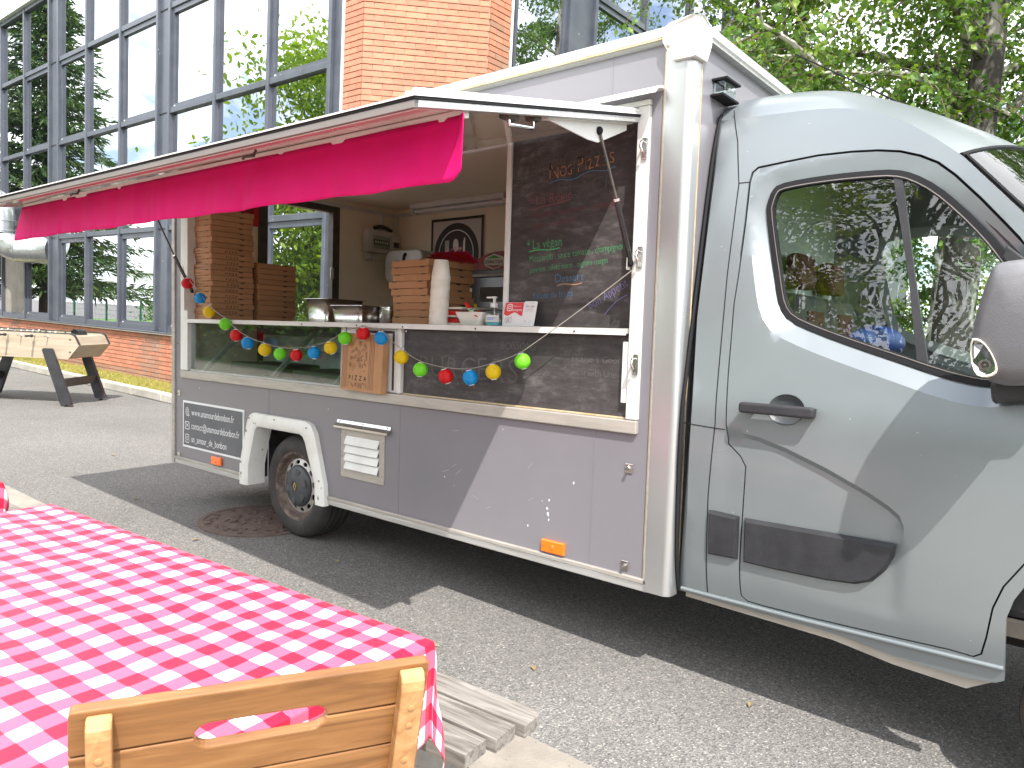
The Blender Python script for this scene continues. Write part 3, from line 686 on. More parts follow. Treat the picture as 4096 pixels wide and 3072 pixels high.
# white corner cap
mb = MB(); fr = [(2.562, 2.528), (2.562, 2.578), (2.585, 2.594), (2.698, 2.600), (2.698, 2.448), (2.612, 2.448)]
mb.add([(x, -.034, z) for x, z in fr] + [(x, .02, z) for x, z in fr], [tuple(range(6))] + [(i, (i + 1) % 6, 6 + (i + 1) % 6, 6 + i) for i in range(6)])
fr2 = [(-.02, 2.448), (-.02, 2.600), (.085, 2.594), (.105, 2.578), (.105, 2.530), (.065, 2.448)]
mb.add([(2.713, y, z) for y, z in fr2] + [(2.65, y, z) for y, z in fr2], [tuple(range(6))] + [(i, (i + 1) % 6, 6 + (i + 1) % 6, 6 + i) for i in range(6)])
mb.add([(2.698, -.034, 2.448), (2.713, -.02, 2.448), (2.713, -.02, 2.600), (2.698, -.034, 2.600)], [(0, 1, 2, 3)])
mb.add([(2.698, -.034, 2.600), (2.713, -.02, 2.600), (2.713, .085, 2.594), (2.585, .10, 2.594), (2.585, -.034, 2.594)], [(0, 1, 2, 3, 4)])
P('corner_cap', fixnormals(mb.mesh('corner_cap')), 'white_dirty', bevel=.006)
# paint chips and scratches on the side
rc = random.Random(12); chips = [(2.06, .57), (2.065, .545), (2.07, .52), (2.068, .61), (1.78, .905), (.42, .88), (2.03, .60), (1.40, .62), (-1.10, .90), (2.2, .71), (1.95, .47), (2.42, 1.9 + .45)]
for k, (x, z) in enumerate(chips):
    r = rc.uniform(.004, .008) * (1 if k < 4 else .55); P('paint_chip', MB().add([tuple(T((x, -.0012, z)) @ FRONT @ Vector((r * cos(t) * rc.uniform(.5, 1.2), r * 1.6 * sin(t) * rc.uniform(.6, 1.2), 0))) for t in [2 * pi * q / 7 for q in range(7)]], [tuple(range(7))]), 'sign_white')
scm = MB()
for k in range(9):
    x, z = rc.uniform(1.2, 2.3), rc.uniform(.42, .9); a = rc.uniform(-.6, .9); l = rc.uniform(.02, .06); stroke([(x, z), (x + l * cos(a), z + l * sin(a))], .0015, T((0, -.0012, 0)) @ FRONT, scm)
q = P('scratches', scm, 'alu'); q['kind'] = 'stuff'
# small clear marker lamp on the front wall
ml = P('marker_lamp', MB().box(2.6895, 2.755, .16, .30, 2.41, 2.418).box(2.6895, 2.745, .15, .31, 2.345, 2.353), 'rubber'); O('lens', MB().box(2.690, 2.742, .17, .29, 2.354, 2.409), 'bottle_glass', ml, bevel=.01); O('reflector', MB().box(2.6902, 2.699, .18, .28, 2.36, 2.404), 'chrome', ml)
# bottom rails
def brail(a, b):
    P('skirt_rail', MB().box(a, b, -.012, .03, .340, .362), 'alu_warm', bevel=.004); P('skirt_rail', MB().box(a, b, -.006, .035, .308, .339), 'alu', bevel=.004)
brail(-1.49, -.505); brail(.435, 2.585)
# hatch surround
def surround(n, *a, m='white_plastic'): return P(n, MB().box(*a), m, bevel=.005)
surround('hatch_frame', -1.354, -1.249, -.018, .055, 1.021, 2.30); surround('hatch_frame', -1.354, 2.512, -.020, .056, .962, 1.019, m='alu_warm'); surround('hatch_frame', 2.458, 2.512, -.019, .055, 1.021, 2.30); surround('hatch_frame', -1.354, 2.512, -.016, .055, 2.302, 2.325)
gut = [(-.001, 2.352), (-.02, 2.356), (-.055, 2.345), (-.078, 2.322), (-.09, 2.320), (-.088, 2.328), (-.072, 2.336), (-.05, 2.356), (-.02, 2.366), (-.001, 2.364)]
P('rain_gutter', fixnormals(MB().prism(gut, 'x', -1.40, 2.567).mesh('rain_gutter')), 'white_plastic', smooth=40)
for z in (2.13, 1.694, 1.255):
    lt = P('latch', MB().box(2.488, 2.512, -.028, -.0205, z - .045, z + .04), 'steel', bevel=.003); O('hook', MB().tube([(2.498, -.028, z + .02), (2.50, -.05, z + .02), (2.498, -.058, z), (2.502, -.045, z - .02)], .006, 8), 'steel', lt, smooth=60)
for x, z in ((2.479, .815), (2.478, .40), (-1.40, .845), (-1.402, .375), (-1.375, 1.215)):
    lt = P('latch', MB().box(x - .018, x + .018, -.006, .0, z - .02, z + .02), 'steel', bevel=.002); O('hook', MB().tube([(x, -.006, z), (x, -.024, z), (x + .014, -.03, z + .012)], .0055, 8), 'steel', lt, smooth=60)
# counter
P('counter', MB().box(-1.246, 2.456, -.035, .74, 1.377, 1.400), 'alu_warm', bevel=.004)
P('counter_edge', MB().box(-1.246, 2.456, -.040, -.036, 1.372, 1.398), 'white_plastic')
for x in (-.6, .2, .72, 1.1, 1.62, 2.2): P('screw', MB().lathe([(.005, 0), (.004, .003), (0.0, .0035)], 8, T((x, -.040, 1.383)) @ RX(pi / 2), caps=False), 'dark_metal')
# --- lower zone: display glass, framed panel, blackboard
P('display_glass', MB().box(-1.247, .525, .012, .018, 1.022, 1.376), 'case_glass')
P('glass_edge', MB().box(.527, .575, .0, .045, 1.021, 1.376), 'alu_warm', bevel=.003); P('glass_track', MB().box(-1.247, .525, .0, .03, 1.0195, 1.030), 'alu')
# case interior
ci = P('display_case', MB().box(-1.24, .53, .60, .62, 1.02, 1.37), 'white_plastic'); O('case_floor', MB().box(-1.24, .53, .052, .60, 1.012, 1.02), 'white_plastic', ci)
O('case_shelf', MB().box(-1.2, .5, .30, .58, 1.20, 1.208), 'case_glass', ci)
for x in (-1.12, -.25, .42):
    O('case_support', MB().prism([(.02, 1.03), (.06, 1.03), (.42, 1.36), (.38, 1.36)], 'x', x, x + .03), 'alu', ci)
O('case_trays', MB().box(-.95, -.35, .15, .5, 1.022, 1.10).box(-.18, .36, .15, .5, 1.022, 1.085), 'dark_metal', ci, bevel=.01)
O('case_back_rail', MB().box(-1.2, .5, .52, .56, 1.30, 1.345), 'frame_blue', ci)
for a, b in ((-.95, -.55), (-.42, -.02), (.06, .40)): O('sliding_door', MB().box(a, b, .585, .595, 1.06, 1.30), 'white_plastic', ci)
# framed white panel with black line
fp = P('framed_panel', MB().box(.577, 1.052, .004, .05, 1.021, 1.376), 'white_plastic', bevel=.004)
ln = MB().box(.665, .99, .0005, .004, 1.345, 1.358).box(.977, .990, .0005, .004, 1.035, 1.345)
O('black_outline', ln, 'ink', fp)
P('panel_post', MB().box(1.025, 1.058, -.012, .05, 1.021, 1.376), 'white_plastic', bevel=.006)
lb = P('menu_board', MB().box(1.062, 2.457, .010, .035, 1.021, 1.376), 'chalkboard'); O('board_screw', MB().lathe([(.007, 0), (.006, .004), (0, .005)], 8, T((1.075, .010, 1.36)) @ RX(pi / 2), caps=False), 'steel', lb)
O('chalk_ledge', MB().box(1.065, 2.455, .002, .012, 1.0205, 1.027), 'sealant', lb)
def chalk(m): return m
for k, c in dict(ch_orange=(.30, .15, .07), ch_red=(.21, .06, .07), ch_red2=(.15, .045, .052), ch_green=(.07, .34, .14), ch_blue=(.06, .16, .28), ch_violet=(.17, .155, .32), ch_grey=(.11, .105, .105), ch_grey2=(.072, .067, .067), ch_tan=(.28, .17, .11)).items(): M_(k, c, .9)
def board_text(s, x, z, size, m, par, y=.0095, rot=0, **k):
    kk = dict(st='t', jit=.10, track=.10); kk.update(k)
    return lettering(s, size, m, par, T((x, y, z)) @ FRONT @ RZ(rot), name='chalk_text', **kk)
board_text('BURGERS', 1.18, 1.13, .16, 'ch_grey', lb, track=.16); board_text('BOISSONS', 1.74, 1.29, .05, 'ch_grey', lb)
board_text('House s Good', 2.16, 1.25, .045, 'ch_grey', lb); board_text('meal with Une', 2.16, 1.19, .04, 'ch_grey', lb); board_text('MENU', 1.32, 1.06, .05, 'ch_grey2', lb); board_text('Law 8.00', 2.24, 1.05, .045, 'ch_grey2', lb)
sw = MB()
for r in (.10, .115, .13): stroke(arc(2.12, 1.16, r, r * .75, -60, 95, 14), .003, T((0, .0092, 0)) @ FRONT, sw)
O('chalk_smear', sw, 'ch_grey2', lb)
O('paper_strip', MB().box(2.43, 2.4565, -.012, -.004, 1.09, 1.345), 'white_plastic', lb)
# --- upper menu board
ub = P('menu_board', MB().box(1.742, 2.458, .058, .085, 1.402, 2.29), 'chalkboard', )
O('board_trim', MB().box(1.715, 1.7415, .045, .09, 1.402, 2.29), 'white_plastic', ub, bevel=.003)
yb = .0565
def ubt(*a, **k): return board_text(*a, ub, y=yb, **k)
ubt('Nos Pizzas', 1.965, 2.075, .105, 'ch_orange', rot=.10, fit=.345)
ubt('* La Reine', 1.845, 1.965, .062, 'ch_red', rot=.05, fit=.25); ubt('. Mozzarella . sauce tomate . champignons', 1.855, 1.905, .042, 'ch_red2', rot=.045, fit=.50, jit=.07); ubt('jambon . olives noires', 1.88, 1.858, .04, 'ch_red2', rot=.06, fit=.235, jit=.07)
ubt('* La végan', 1.845, 1.760, .062, 'ch_green', rot=.06, fit=.20); ubt('. Mozzarella . sauce tomate . champignons', 1.85, 1.700, .044, 'ch_green', rot=.075, fit=.54, jit=.07); ubt('poivrons . olives noires . oignons rouges', 1.868, 1.652, .04, 'ch_green', rot=.075, fit=.43, jit=.07)
ubt('Dessert', 2.018, 1.606, .052, 'ch_blue', rot=.05, fit=.155); ubt('Salade de fruits', 1.893, 1.530, .045, 'ch_blue', rot=.05, fit=.225, jit=.08); ubt('Bon Appetit', 2.215, 1.480, .058, 'ch_violet', rot=.50, fit=.215)
ubt('BURGERS', 1.86, 2.10, .13, 'ch_grey2', rot=.02, fit=.40); ubt('BLACK', 2.02, 1.99, .10, 'ch_grey2', rot=.02, fit=.30)
FB = T((0, yb - .0005, 0)) @ FRONT
def wav(x0, z0, x1, z1, amp, n, m, wd=.0035):
    O('chalk_underline', stroke([(x0 + (x1 - x0) * t / 24, z0 + (z1 - z0) * t / 24 + amp * sin(t / 24 * n * pi)) for t in range(25)], wd, FB), m, ub)
wav(1.965, 2.055, 2.315, 2.095, .008, 4, 'ch_blue'); wav(1.87, 1.945, 2.085, 1.975, .002, 2, 'ch_red'); wav(1.86, 1.750, 2.035, 1.762, .004, 2, 'ch_green', .005); wav(2.03, 1.590, 2.165, 1.600, .004, 2, 'ch_tan', .006); wav(2.29, 1.46, 2.40, 1.545, .012, 1, 'ch_violet')
# --- contact sign
sg = P('contact_sign', MB().box(-1.336, -.500, -.005, .0, .448, .794), 'sign_white'); O('sign_field', MB().box(-1.322, -.514, -.0065, -.0052, .463, .779), 'sign_blue', sg)
for s, z, f in (('www.unamourdebonbon.fr', .692, .585), ('contact@unamourdebonbon.fr', .592, .655), ('un_amour_de_bonbon', .494, .49)):
    lettering(s, .070, 'sign_white', sg, T((-1.205, -.0072, z)) @ FRONT, fit=f, track=.08, st='n')
FS = T((0, -.0072, 0)) @ FRONT; ic = MB()
cx, cz, r = -1.268, .715, .030
stroke(arc(cx, cz, r * .8, r, 0, 360, 20), .004, FS, ic); stroke(arc(cx, cz, r * .35, r, 0, 360, 16), .003, FS, ic)
for dz in (-.012, 0, .012): stroke([(cx - r * .75, cz + dz), (cx + r * .75, cz + dz)], .003, FS, ic)
ic.add([tuple(FS @ Vector(p)) for p in ((cx + .012, cz - .008, .0005), (cx + .036, cz - .030, .0005), (cx + .024, cz - .030, .0005), (cx + .02, cz - .045, .0005))], [(0, 3, 2, 1)])
cz = .612; stroke(rrect(cx - .03, cx + .03, cz - .027, cz + .027, .003, 2) + [(cx + .03, cz + .02)], .005, FS, ic); stroke([(cx - .03, cz + .025), (cx, cz - .002), (cx + .03, cz + .025)], .004, FS, ic); stroke([(cx - .028, cz - .025), (cx - .008, cz + .004)], .003, FS, ic); stroke([(cx + .028, cz - .025), (cx + .008, cz + .004)], .003, FS, ic); stroke(arc(cx, cz, .008, .008, 0, 360, 10), .003, FS, ic)
cz = .515; q = rrect(cx - .026, cx + .026, cz - .030, cz + .030, .01, 4); stroke(q + [q[0]], .005, FS, ic); stroke(arc(cx, cz, .012, .014, 0, 360, 16), .004, FS, ic); stroke(arc(cx + .014, cz + .017, .002, .002, 0, 360, 6), .003, FS, ic)
O('icons', ic, 'sign_white', sg)
# amber side markers
for a in (-.909, 2.041):
    mk = P('side_marker', MB().box(a, a + .128, -.018, .0, .372, .430), 'amber', bevel=.005); O('marker_dot', MB().lathe([(.012, 0), (.010, .003), (0, .004)], 10, T((a + .064, -.018, .40)) @ RX(pi / 2), caps=False), 'amber', mk)
    O('marker_screw', MB().lathe([(.004, 0), (0, .002)], 8, T((a + .012, -.018, .40)) @ RX(pi / 2), caps=False), 'dark_metal', mk)
# vent grille
vg = P('vent_grille', MB().box(.556, .596, -.008, .01, .50, .787).box(.892, .934, -.008, .01, .50, .787).box(.596, .892, -.008, .01, .50, .548).box(.596, .892, -.008, .01, .745, .787), 'alu_warm', bevel=.003)
O('vent_back', MB().box(.59, .90, .001, .004, .54, .75), 'frame_dark', vg)
for k in range(4):
    z = .555 + k * .048; O('slat', MB().prism([(-.022, z), (-.020, z - .004), (-.002, z + .040), (-.004, z + .046)], 'x', .598, .890), 'white_plastic', vg)
O('rain_cap', fixnormals(MB().prism([(0, .832), (-.006, .832), (-.010, .815), (-.034, .800), (-.034, .788), (-.030, .788), (-.03, .797), (-.006, .808), (0, .812)], 'x', .516, .985).mesh('rain_cap')), 'steel', vg)
for x, z in ((.566, .62), (.566, .74), (.924, .55), (.924, .74), (.54, .824), (.75, .824), (.96, .824)): O('screw', MB().lathe([(.006, 0), (.005, .003), (0, .004)], 8, T((x, -.0085, z)) @ RX(pi / 2), caps=False), 'steel', vg)
# white wheel arch trim
def oi(k): return smoothpoly(k, 0)
ao = [(-.502, .300), (-.502, .43), (-.415, .735), (-.385, .775), (-.345, .792), (.225, .792), (.285, .775), (.325, .725), (.425, .43), (.438, .30)]
ai = [(-.40, .300), (-.40, .435), (-.325, .675), (-.305, .698), (-.28, .706), (.175, .706), (.205, .695), (.232, .662), (.335, .43), (.345, .30)]
mb = MB(); n = len(ao)
prof = [(0.0, 0.0), (0.0, -.030), (.16, -.042), (.85, -.042), (1.0, -.030), (1.0, .095)]
rows = [[(ao[i][0] + (ai[i][0] - ao[i][0]) * t, y, ao[i][1] + (ai[i][1] - ao[i][1]) * t) for t, y in prof] for i in range(n)]
vs = [p for r in rows for p in r]; k = len(prof)
mb.add(vs, [(i * k + j, i * k + j + 1, (i + 1) * k + j + 1, (i + 1) * k + j) for i in range(n - 1) for j in range(k - 1)])
for r in (rows[0], rows[-1]): mb.add(r[:5] + [(r[4][0], 0, r[4][2])], [(0, 1, 2, 3, 4, 5)])
P('wheel_arch', fixnormals(mb.mesh('wheel_arch'), Vector((0, -1, .3))), 'white_dirty', smooth=40)
for x, z in ((-.37, .755), (-.08, .772), (.26, .755), (-.47, .45), (.395, .45)): P('arch_screw', MB().lathe([(.006, 0), (.005, .003), (0, .004)], 8, T((x, -.0425, z)) @ RX(pi / 2), caps=False), 'dark_metal')
# underbody + wheel housing
P('wheel_housing', MB().box(-.47, .41, .42, .44, .20, .85).box(-.46, .40, .06, .42, .80, .83).box(-.47, -.45, .06, .42, .33, .8).box(.39, .41, .06, .42, .33, .8), 'underbody')
P('chassis', MB().box(-1.3, 4.6, .55, .68, .27, .40).box(-1.3, 4.6, 1.45, 1.58, .27, .40).box(-.06, .06, .3, 1.9, .28, .36).box(-.42, -.28, .30, .55, .22, .52), 'underbody', bevel=.01)
P('spring_hanger', MB().box(-.52, -.10, .30, .36, .50, .515).box(-.42, -.38, .30, .36, .30, .50).box(-.45, -.2, .28, .38, .27, .285), 'dark_metal')
# wheels
def wheel(x, zc):
    W = T((x, .135, zc)) @ RX(pi / 2)      # lathe axis -> outward (-y)
    wh = P('wheel', MB().lathe([(.20, -.19), (.30, -.19), (.322, -.17), (.335, -.12), (.336, .0), (.333, .02), (.322, .045), (.300, .062), (.255, .066), (.222, .058), (.213, .05), (.213, -.15)], 56, W, caps=False), 'tyre', smooth=35)
    gr = MB()
    for yy in (-.13, -.085, -.04, .0): gr.lathe([(.3365, yy - .004), (.3372, yy), (.3365, yy + .004)], 48, W, caps=False)
    O('tread_groove', gr, 'rubber', wh)
    O('rim', MB().lathe([(.213, .052), (.222, .058), (.214, .058), (.204, .05), (.197, .036), (.190, .026), (.182, .018), (.176, .016)], 48, W, caps=False), 'rim_rust', wh, smooth=50)
    # steel disc with oval holes
    outer = arc(0, 0, .178, .178, 0, 360, 48)[:-1]; inner = arc(0, 0, .128, .128, 0, 360, 48)[:-1]
    hs = []
    for k in range(12):
        a = 2 * pi * (k + .3) / 12; ex, ey = .154 * cos(a), .154 * sin(a)
        hs.append([(ex + .021 * cos(t) * -sin(a) + .013 * sin(t) * cos(a), ey + .021 * cos(t) * cos(a) + .013 * sin(t) * sin(a)) for t in [2 * pi * j / 14 for j in range(14)]])
    d = plate(outer, hs + [inner], None, lambda u, v: tuple(W @ Vector((u, v, .014 + .30 * (.178 - sqrt(u * u + v * v))))), rim=.008, rimdir=(0, 1, 0))
    O('disc', fixnormals(d.mesh('disc')), 'steel_wheel', wh)
    O('brake', MB().lathe([(.17, -.06), (.0, -.06)], 24, W, caps=False), 'underbody', wh)
    hc = O('hub_cap', MB().lathe([(.135, -.03), (.137, .000), (.130, .012), (.110, .022), (.06, .030), (.038, .031), (.036, .027), (.0, .027)], 44, W @ T((0, 0, .030)), caps=False), 'hubcap', wh, smooth=35)
    for k in range(6):
        a = 2 * pi * k / 6 + .3; mb = MB(); mb.M = W @ RZ(a) @ T((.085, 0, .052)); mb.prism([(-.028, -.012), (.025, -.026), (.03, 0), (.025, .026), (-.028, .012), (-.02, 0)], 'z', 0, .006); O('cap_rib', mb, 'hubcap', wh, bevel=.003)
    mb = MB(); mb.M = W @ T((0, 0, .058)); mb.prism([(-.017, 0), (0, -.028), (.017, 0), (0, .028)], 'z', 0, .004); O('emblem', mb, 'gold', wh)
    mb = MB(); mb.M = W @ T((0, 0, .062)); mb.prism([(-.008, 0), (0, -.015), (.008, 0), (0, .015)], 'z', 0, .002); O('emblem_core', mb, 'hubcap', wh)
    mb = MB()
    for k in range(7): mb.lathe([(.005, 0), (.004, .004), (0, .005)], 8, W @ T((.118 * cos(k * .9), .118 * sin(k * .9), .02)), caps=False)
    return wh
wheel(-.02, .336); wheel(4.20, .225)

# ------------------------------------------------------------------ serving hatch (raised), valance, struts
def hs(x): return .2040 + (2.467 - x) / 3.887 * (.167 - .204)
def hp(x, d, h): return (x, -d, 2.275 - hs(x) * d + h)
def hbox(x0, x1, d0, d1, h0, h1, mb=None):
    mb = mb or MB(); c = [(x0, d1, h0), (x1, d1, h0), (x1, d0, h0), (x0, d0, h0), (x0, d1, h1), (x1, d1, h1), (x1, d0, h1), (x0, d0, h1)]
    return mb.add([hp(*p) for p in c], [(0, 3, 2, 1), (4, 5, 6, 7), (0, 1, 5, 4), (1, 2, 6, 5), (2, 3, 7, 6), (3, 0, 4, 7)])
HA = P('serving_hatch', hbox(-1.42, 2.445, .01, 1.235, -.022, -.004), 'cream_gloss')
O('top_sheet', hbox(-1.43, 2.475, .0, 1.262, -.0035, .002), 'white_plastic', HA)
for n, a, m in (('edge_profile', (2.446, 2.467, .004, 1.255, -.034, -.0125), 'alu'), ('edge_profile', (-1.43, -1.4205, .004, 1.255, -.034, -.0125), 'alu'), ('front_profile', (-1.43, 2.467, 1.236, 1.256, -.036, -.0125), 'alu_reflect_dark')):
    O(n, hbox(*a), m, HA, bevel=.002)
O('rubber_seal', hbox(2.4455, 2.4725, .003, 1.258, -.0122, -.0038), 'rubber', HA); O('rubber_seal', hbox(-1.43, 2.4455, 1.2365, 1.258, -.0122, -.0038), 'rubber', HA)
O('top_bead', MB().tube([hp(2.463, .02, .010), hp(2.463, 1.25, .010)], .011, 10), 'white_plastic', HA, smooth=60)
O('top_bead', MB().tube([hp(2.43, .02, .008), hp(2.43, 1.25, .008)], .008, 10), 'white_plastic', HA, smooth=60)
O('inner_rib', hbox(-1.41, 2.44, 1.16, 1.215, -.034, -.0225), 'cream_gloss', HA, bevel=.004)
O('valance_batten', hbox(-1.37, 2.44, 1.00, 1.022, -.052, -.0225), 'white_plastic', HA, bevel=.003)
for x in (-.3, 1.4): O('batten_hook', MB().tube([hp(x, 1.09, -.023), hp(x, 1.10, -.045), hp(x - .05, 1.11, -.043), hp(x - .06, 1.11, -.05)], .006, 6), 'dark_metal', HA)
rv = random.Random(4); bumps = [(rv.uniform(0, 1), rv.uniform(.006, .02), rv.uniform(-1, 1)) for _ in range(46)]
def valf(u, v):
    x = -1.385 + 3.85 * u; w_ = 0
    for b, wd, a in bumps:
        q = (u - b - .012 * (v - .5) * a) / wd
        if abs(q) < 4: w_ += a * math.exp(-q * q)
    low = .200 + .002 * sin(u * 23) + .0025 * sin(u * 57 + 1) - (.035 * max(0, (u - .985) / .015) ** 2)
    p = hp(x - .02 * v * (1 if u > .9 else .6) - (.10 * v if u < .02 else 0), 1.024 + .014 * v + .009 * w_ * (.25 + v) + (.03 * max(0, (u - .988) / .012) * (1 - v)), -.040 - low * v)
    return p
va = O('valance', fixnormals(MB().grid(420, 10, valf).mesh('valance'), Vector((0, -1, 0))), 'pink_cloth', HA, smooth=180)
so2 = va.modifiers.new('s', 'SOLIDIFY'); so2.thickness = .0025
br = [(-.585, 2.135), (-.585, 2.122), (-.32, 2.108), (-.25, 2.112), (-.045, 2.205), (-.045, 2.238)]
O('strut_bracket', MB().prism(br, 'x', 2.418, 2.424).prism([(-.6, 2.132), (-.6, 2.116), (-.03, 2.232), (-.03, 2.250)], 'x', 2.40, 2.445), 'white_plastic', HA); O('strut_bracket', MB().prism([(y, z + .006 - y * .0) for y, z in br], 'x', -1.224, -1.218), 'white_plastic', HA)
O('hatch_latch', MB().box(2.385, 2.43, -.80, -.74, 2.076, 2.112), 'dark_metal', HA, bevel=.005); O('hatch_latch', MB().box(2.385, 2.43, -.66, -.62, 2.10, 2.128), 'dark_metal', HA, bevel=.005); O('latch_bow', MB().tube([(2.405, -.77, 2.08), (2.405, -.77, 2.062), (2.405, -.64, 2.078), (2.405, -.64, 2.10)], .008, 8), 'chrome', HA, smooth=60)
def strut(a, j, b):
    s_ = P('gas_strut', MB().tube([j, b], .0115, 12), 'black_gloss', smooth=60); O('rod', MB().tube([a, j], .0055, 10), 'dark_metal', s_, smooth=60)
    O('rod_end', MB().ell(a, .014, .014, .016), 'rubber', s_, smooth=180); O('rod_end', MB().ell(b, .012, .012, .016), 'rubber', s_, smooth=180); O('collar', MB().tube([j, tuple(Vector(j) + (Vector(b) - Vector(j)) * .04)], .0135, 12), 'chrome', s_, smooth=60)
strut((2.430, -.254, 2.155), (2.444, -.135, 1.915), (2.460, -.030, 1.669)); strut((-1.205, -.265, 2.105), (-1.185, -.15, 1.85), (-1.156, -.030, 1.60))
P('strut_foot', MB().box(2.452, 2.457, -.05, .02, 1.64, 1.70), 'steel'); P('strut_foot', MB().box(-1.249, -1.243, -.045, .05, 1.46, 1.66), 'white_plastic')
# chain beside the rear strut
ch = MB()
for k in range(22):
    p = Vector((-1.185, -.14, 1.86)).lerp(Vector((-1.225, -.02, 1.62)), k / 21) + Vector((-.012 * sin(k / 21 * pi), 0, -.03 * sin(k / 21 * pi)))
    ch.M = T(p) @ RZ(k % 2 * 1.57) @ RX(.4); ch.tube([(.004 * cos(t), 0, .007 * sin(t)) for t in [2 * pi * j / 8 for j in range(9)]], .0013, 5, False)
P('chain', ch, 'chrome')
# interior fittings fixed to the truck
tl = P('ceiling_lamp', MB().box(-1.02, .10, 1.93, 2.03, 2.468, 2.513), 'white_plastic', bevel=.006); O('tube', MB().tube([(-1.0, 1.98, 2.45), (.08, 1.98, 2.45)], .016, 12), 'sign_white', tl, smooth=60)
for x in (-1.01, .09): O('lamp_cap', MB().box(x - .02, x + .02, 1.95, 2.01, 2.428, 2.468), 'white_plastic', tl)
tl = P('ceiling_lamp', MB().box(.2, 1.35, .55, .64, 2.468, 2.513), 'white_plastic', bevel=.006); O('tube', MB().tube([(.22, .595, 2.45), (1.33, .595, 2.45)], .016, 12), 'sign_white', tl, smooth=60)
P('cable_trunking', MB().box(-1.416, -1.395, .05, 2.135, 2.44, 2.47).box(-1.416, -1.395, 1.93, 1.96, 2.28, 2.44).box(-1.39, 2.6, 2.115, 2.138, 2.45, 2.475).box(-1.416, -1.396, 2.11, 2.138, 1.4, 2.44), 'white_plastic')
fb = P('fuse_box', MB().box(-1.415, -1.345, 1.72, 2.02, 2.08, 2.29), 'white_plastic', bevel=.008); O('fuse_window', MB().box(-1.345, -1.338, 1.79, 1.99, 2.12, 2.235), 'case_glass', fb); O('fuse_row', MB().box(-1.3445, -1.341, 1.80, 1.98, 2.155, 2.20), 'dark_metal', fb)
for k in range(6): O('fuse_switch', MB().box(-1.341, -1.3385, 1.81 + k * .028, 1.828 + k * .028, 2.165, 2.19), 'sign_white', fb)
fb = P('fuse_box', MB().box(-1.415, -1.35, 2.03, 2.125, 2.10, 2.27), 'white_plastic', bevel=.008); O('fuse_row', MB().box(-1.35, -1.347, 2.045, 2.11, 2.15, 2.20), 'dark_metal', fb)
P('wall_socket', MB().box(-1.415, -1.37, 1.74, 1.80, 2.01, 2.075).box(-1.415, -1.37, 1.81, 1.87, 2.01, 2.075), 'white_plastic', bevel=.006)
P('cable_hose', MB().tube([(-1.38, 1.83 + .03 * k, 2.31 + .02 * sin(k * .5)) for k in range(8)], .018, 8), 'dark_metal')
td = P('towel_dispenser', MB().prism(rrect(-1.31, -.80, 1.80, 2.10, .09, 5), 'y', 1.90, 2.138), 'white_plastic', bevel=.02); O('dispenser_slit', MB().prism(arc(-1.02, 1.98, .03, .09, 60, 200, 8) + arc(-1.015, 1.98, .012, .07, 200, 60, 8), 'y', 1.885, 1.9), 'black_gloss', td)
P('work_table', MB().box(-1.3, 2.5, 1.45, 2.10, 1.20, 1.24), 'steel')
# ------------------------------------------------------------------ van cab
ZK = [.25, .34, .45, .6, .9, 1.1, 1.25, 1.6, 1.9, 2.05, 2.15, 2.22, 2.28, 2.33]
YK = [.07, .05, .02, .008, .0, .005, .03, .085, .135, .163, .185, .205, .228, .258]
def gy(z):
    return (lerp1(ZK, YK, z - .04) + lerp1(ZK, YK, z) + lerp1(ZK, YK, z + .04)) / 3
win = [(2.948, 1.863), (2.951, 1.895), (2.964, 1.941), (2.986, 1.965), (3.073, 1.976), (3.193, 1.981), (3.308, 1.98), (3.39, 1.975), (3.451, 1.954), (3.527, 1.904), (3.607, 1.826), (3.685, 1.737), (3.731, 1.674), (3.80, 1.57), (3.86, 1.44), (3.875, 1.33), (3.83, 1.262), (3.755, 1.250), (3.72, 1.243), (3.653, 1.252), (3.576, 1.271), (3.451, 1.311), (3.319, 1.352), (3.176, 1.401), (3.074, 1.444), (3.033, 1.494), (3.009, 1.576), (2.978, 1.712)]
door = [(2.971, .42), (2.974, .385), (2.995, .369), (3.059, .366), (3.239, .368), (3.508, .376), (3.669, .383), (3.737, .380), (3.757, .395), (3.768, .454), (3.78, .556), (3.804, .632), (3.853, .716), (3.93, .83), (3.97, 1.0), (3.98, 1.2), (3.95, 1.4), (3.87, 1.58), (3.783, 1.688), (3.728, 1.755), (3.653, 1.844), (3.573, 1.931), (3.519, 1.979), (3.465, 2.009), (3.40, 2.033), (3.328, 2.046), (3.242, 2.053), (3.123, 2.055), (3.0, 2.045), (2.903, 2.036), (2.884, 2.02), (2.878, 1.984), (2.880, 1.835), (2.876, 1.62), (2.871, 1.505), (2.880, 1.242), (2.892, 1.046), (2.901, .969), (2.95, .928), (2.974, .89), (2.972, .681), (2.970, .488)]
crease = [(2.896, 1.025), (3.018, 1.008), (3.12, .98), (3.266, .926), (3.402, .865), (3.472, .826), (3.506, .80), (3.521, .765), (3.522, .70), (3.50, .62), (3.44, .54)]
cz_x = [p[0] for p in crease[:8]]; cz_z = [p[1] for p in crease[:8]]
BX = [2.70, 3.2, 3.35, 3.5, 3.588, 3.776, 3.95, 4.1, 4.3, 4.45, 4.6, 4.8, 4.95, 5.03]; BZ = [2.265, 2.24, 2.185, 2.085, 2.000, 1.787, 1.62, 1.49, 1.32, 1.23, 1.16, 1.05, .90, .70]
HX = [2.70, 3.0, 3.2, 3.35, 3.5, 3.6, 3.776, 3.95, 4.1, 4.3, 4.45, 4.6, 4.8, 4.95, 5.03]; HZ = [2.425, 2.42, 2.37, 2.29, 2.19, 2.11, 1.94, 1.79, 1.66, 1.49, 1.36, 1.26, 1.15, .99, .76]
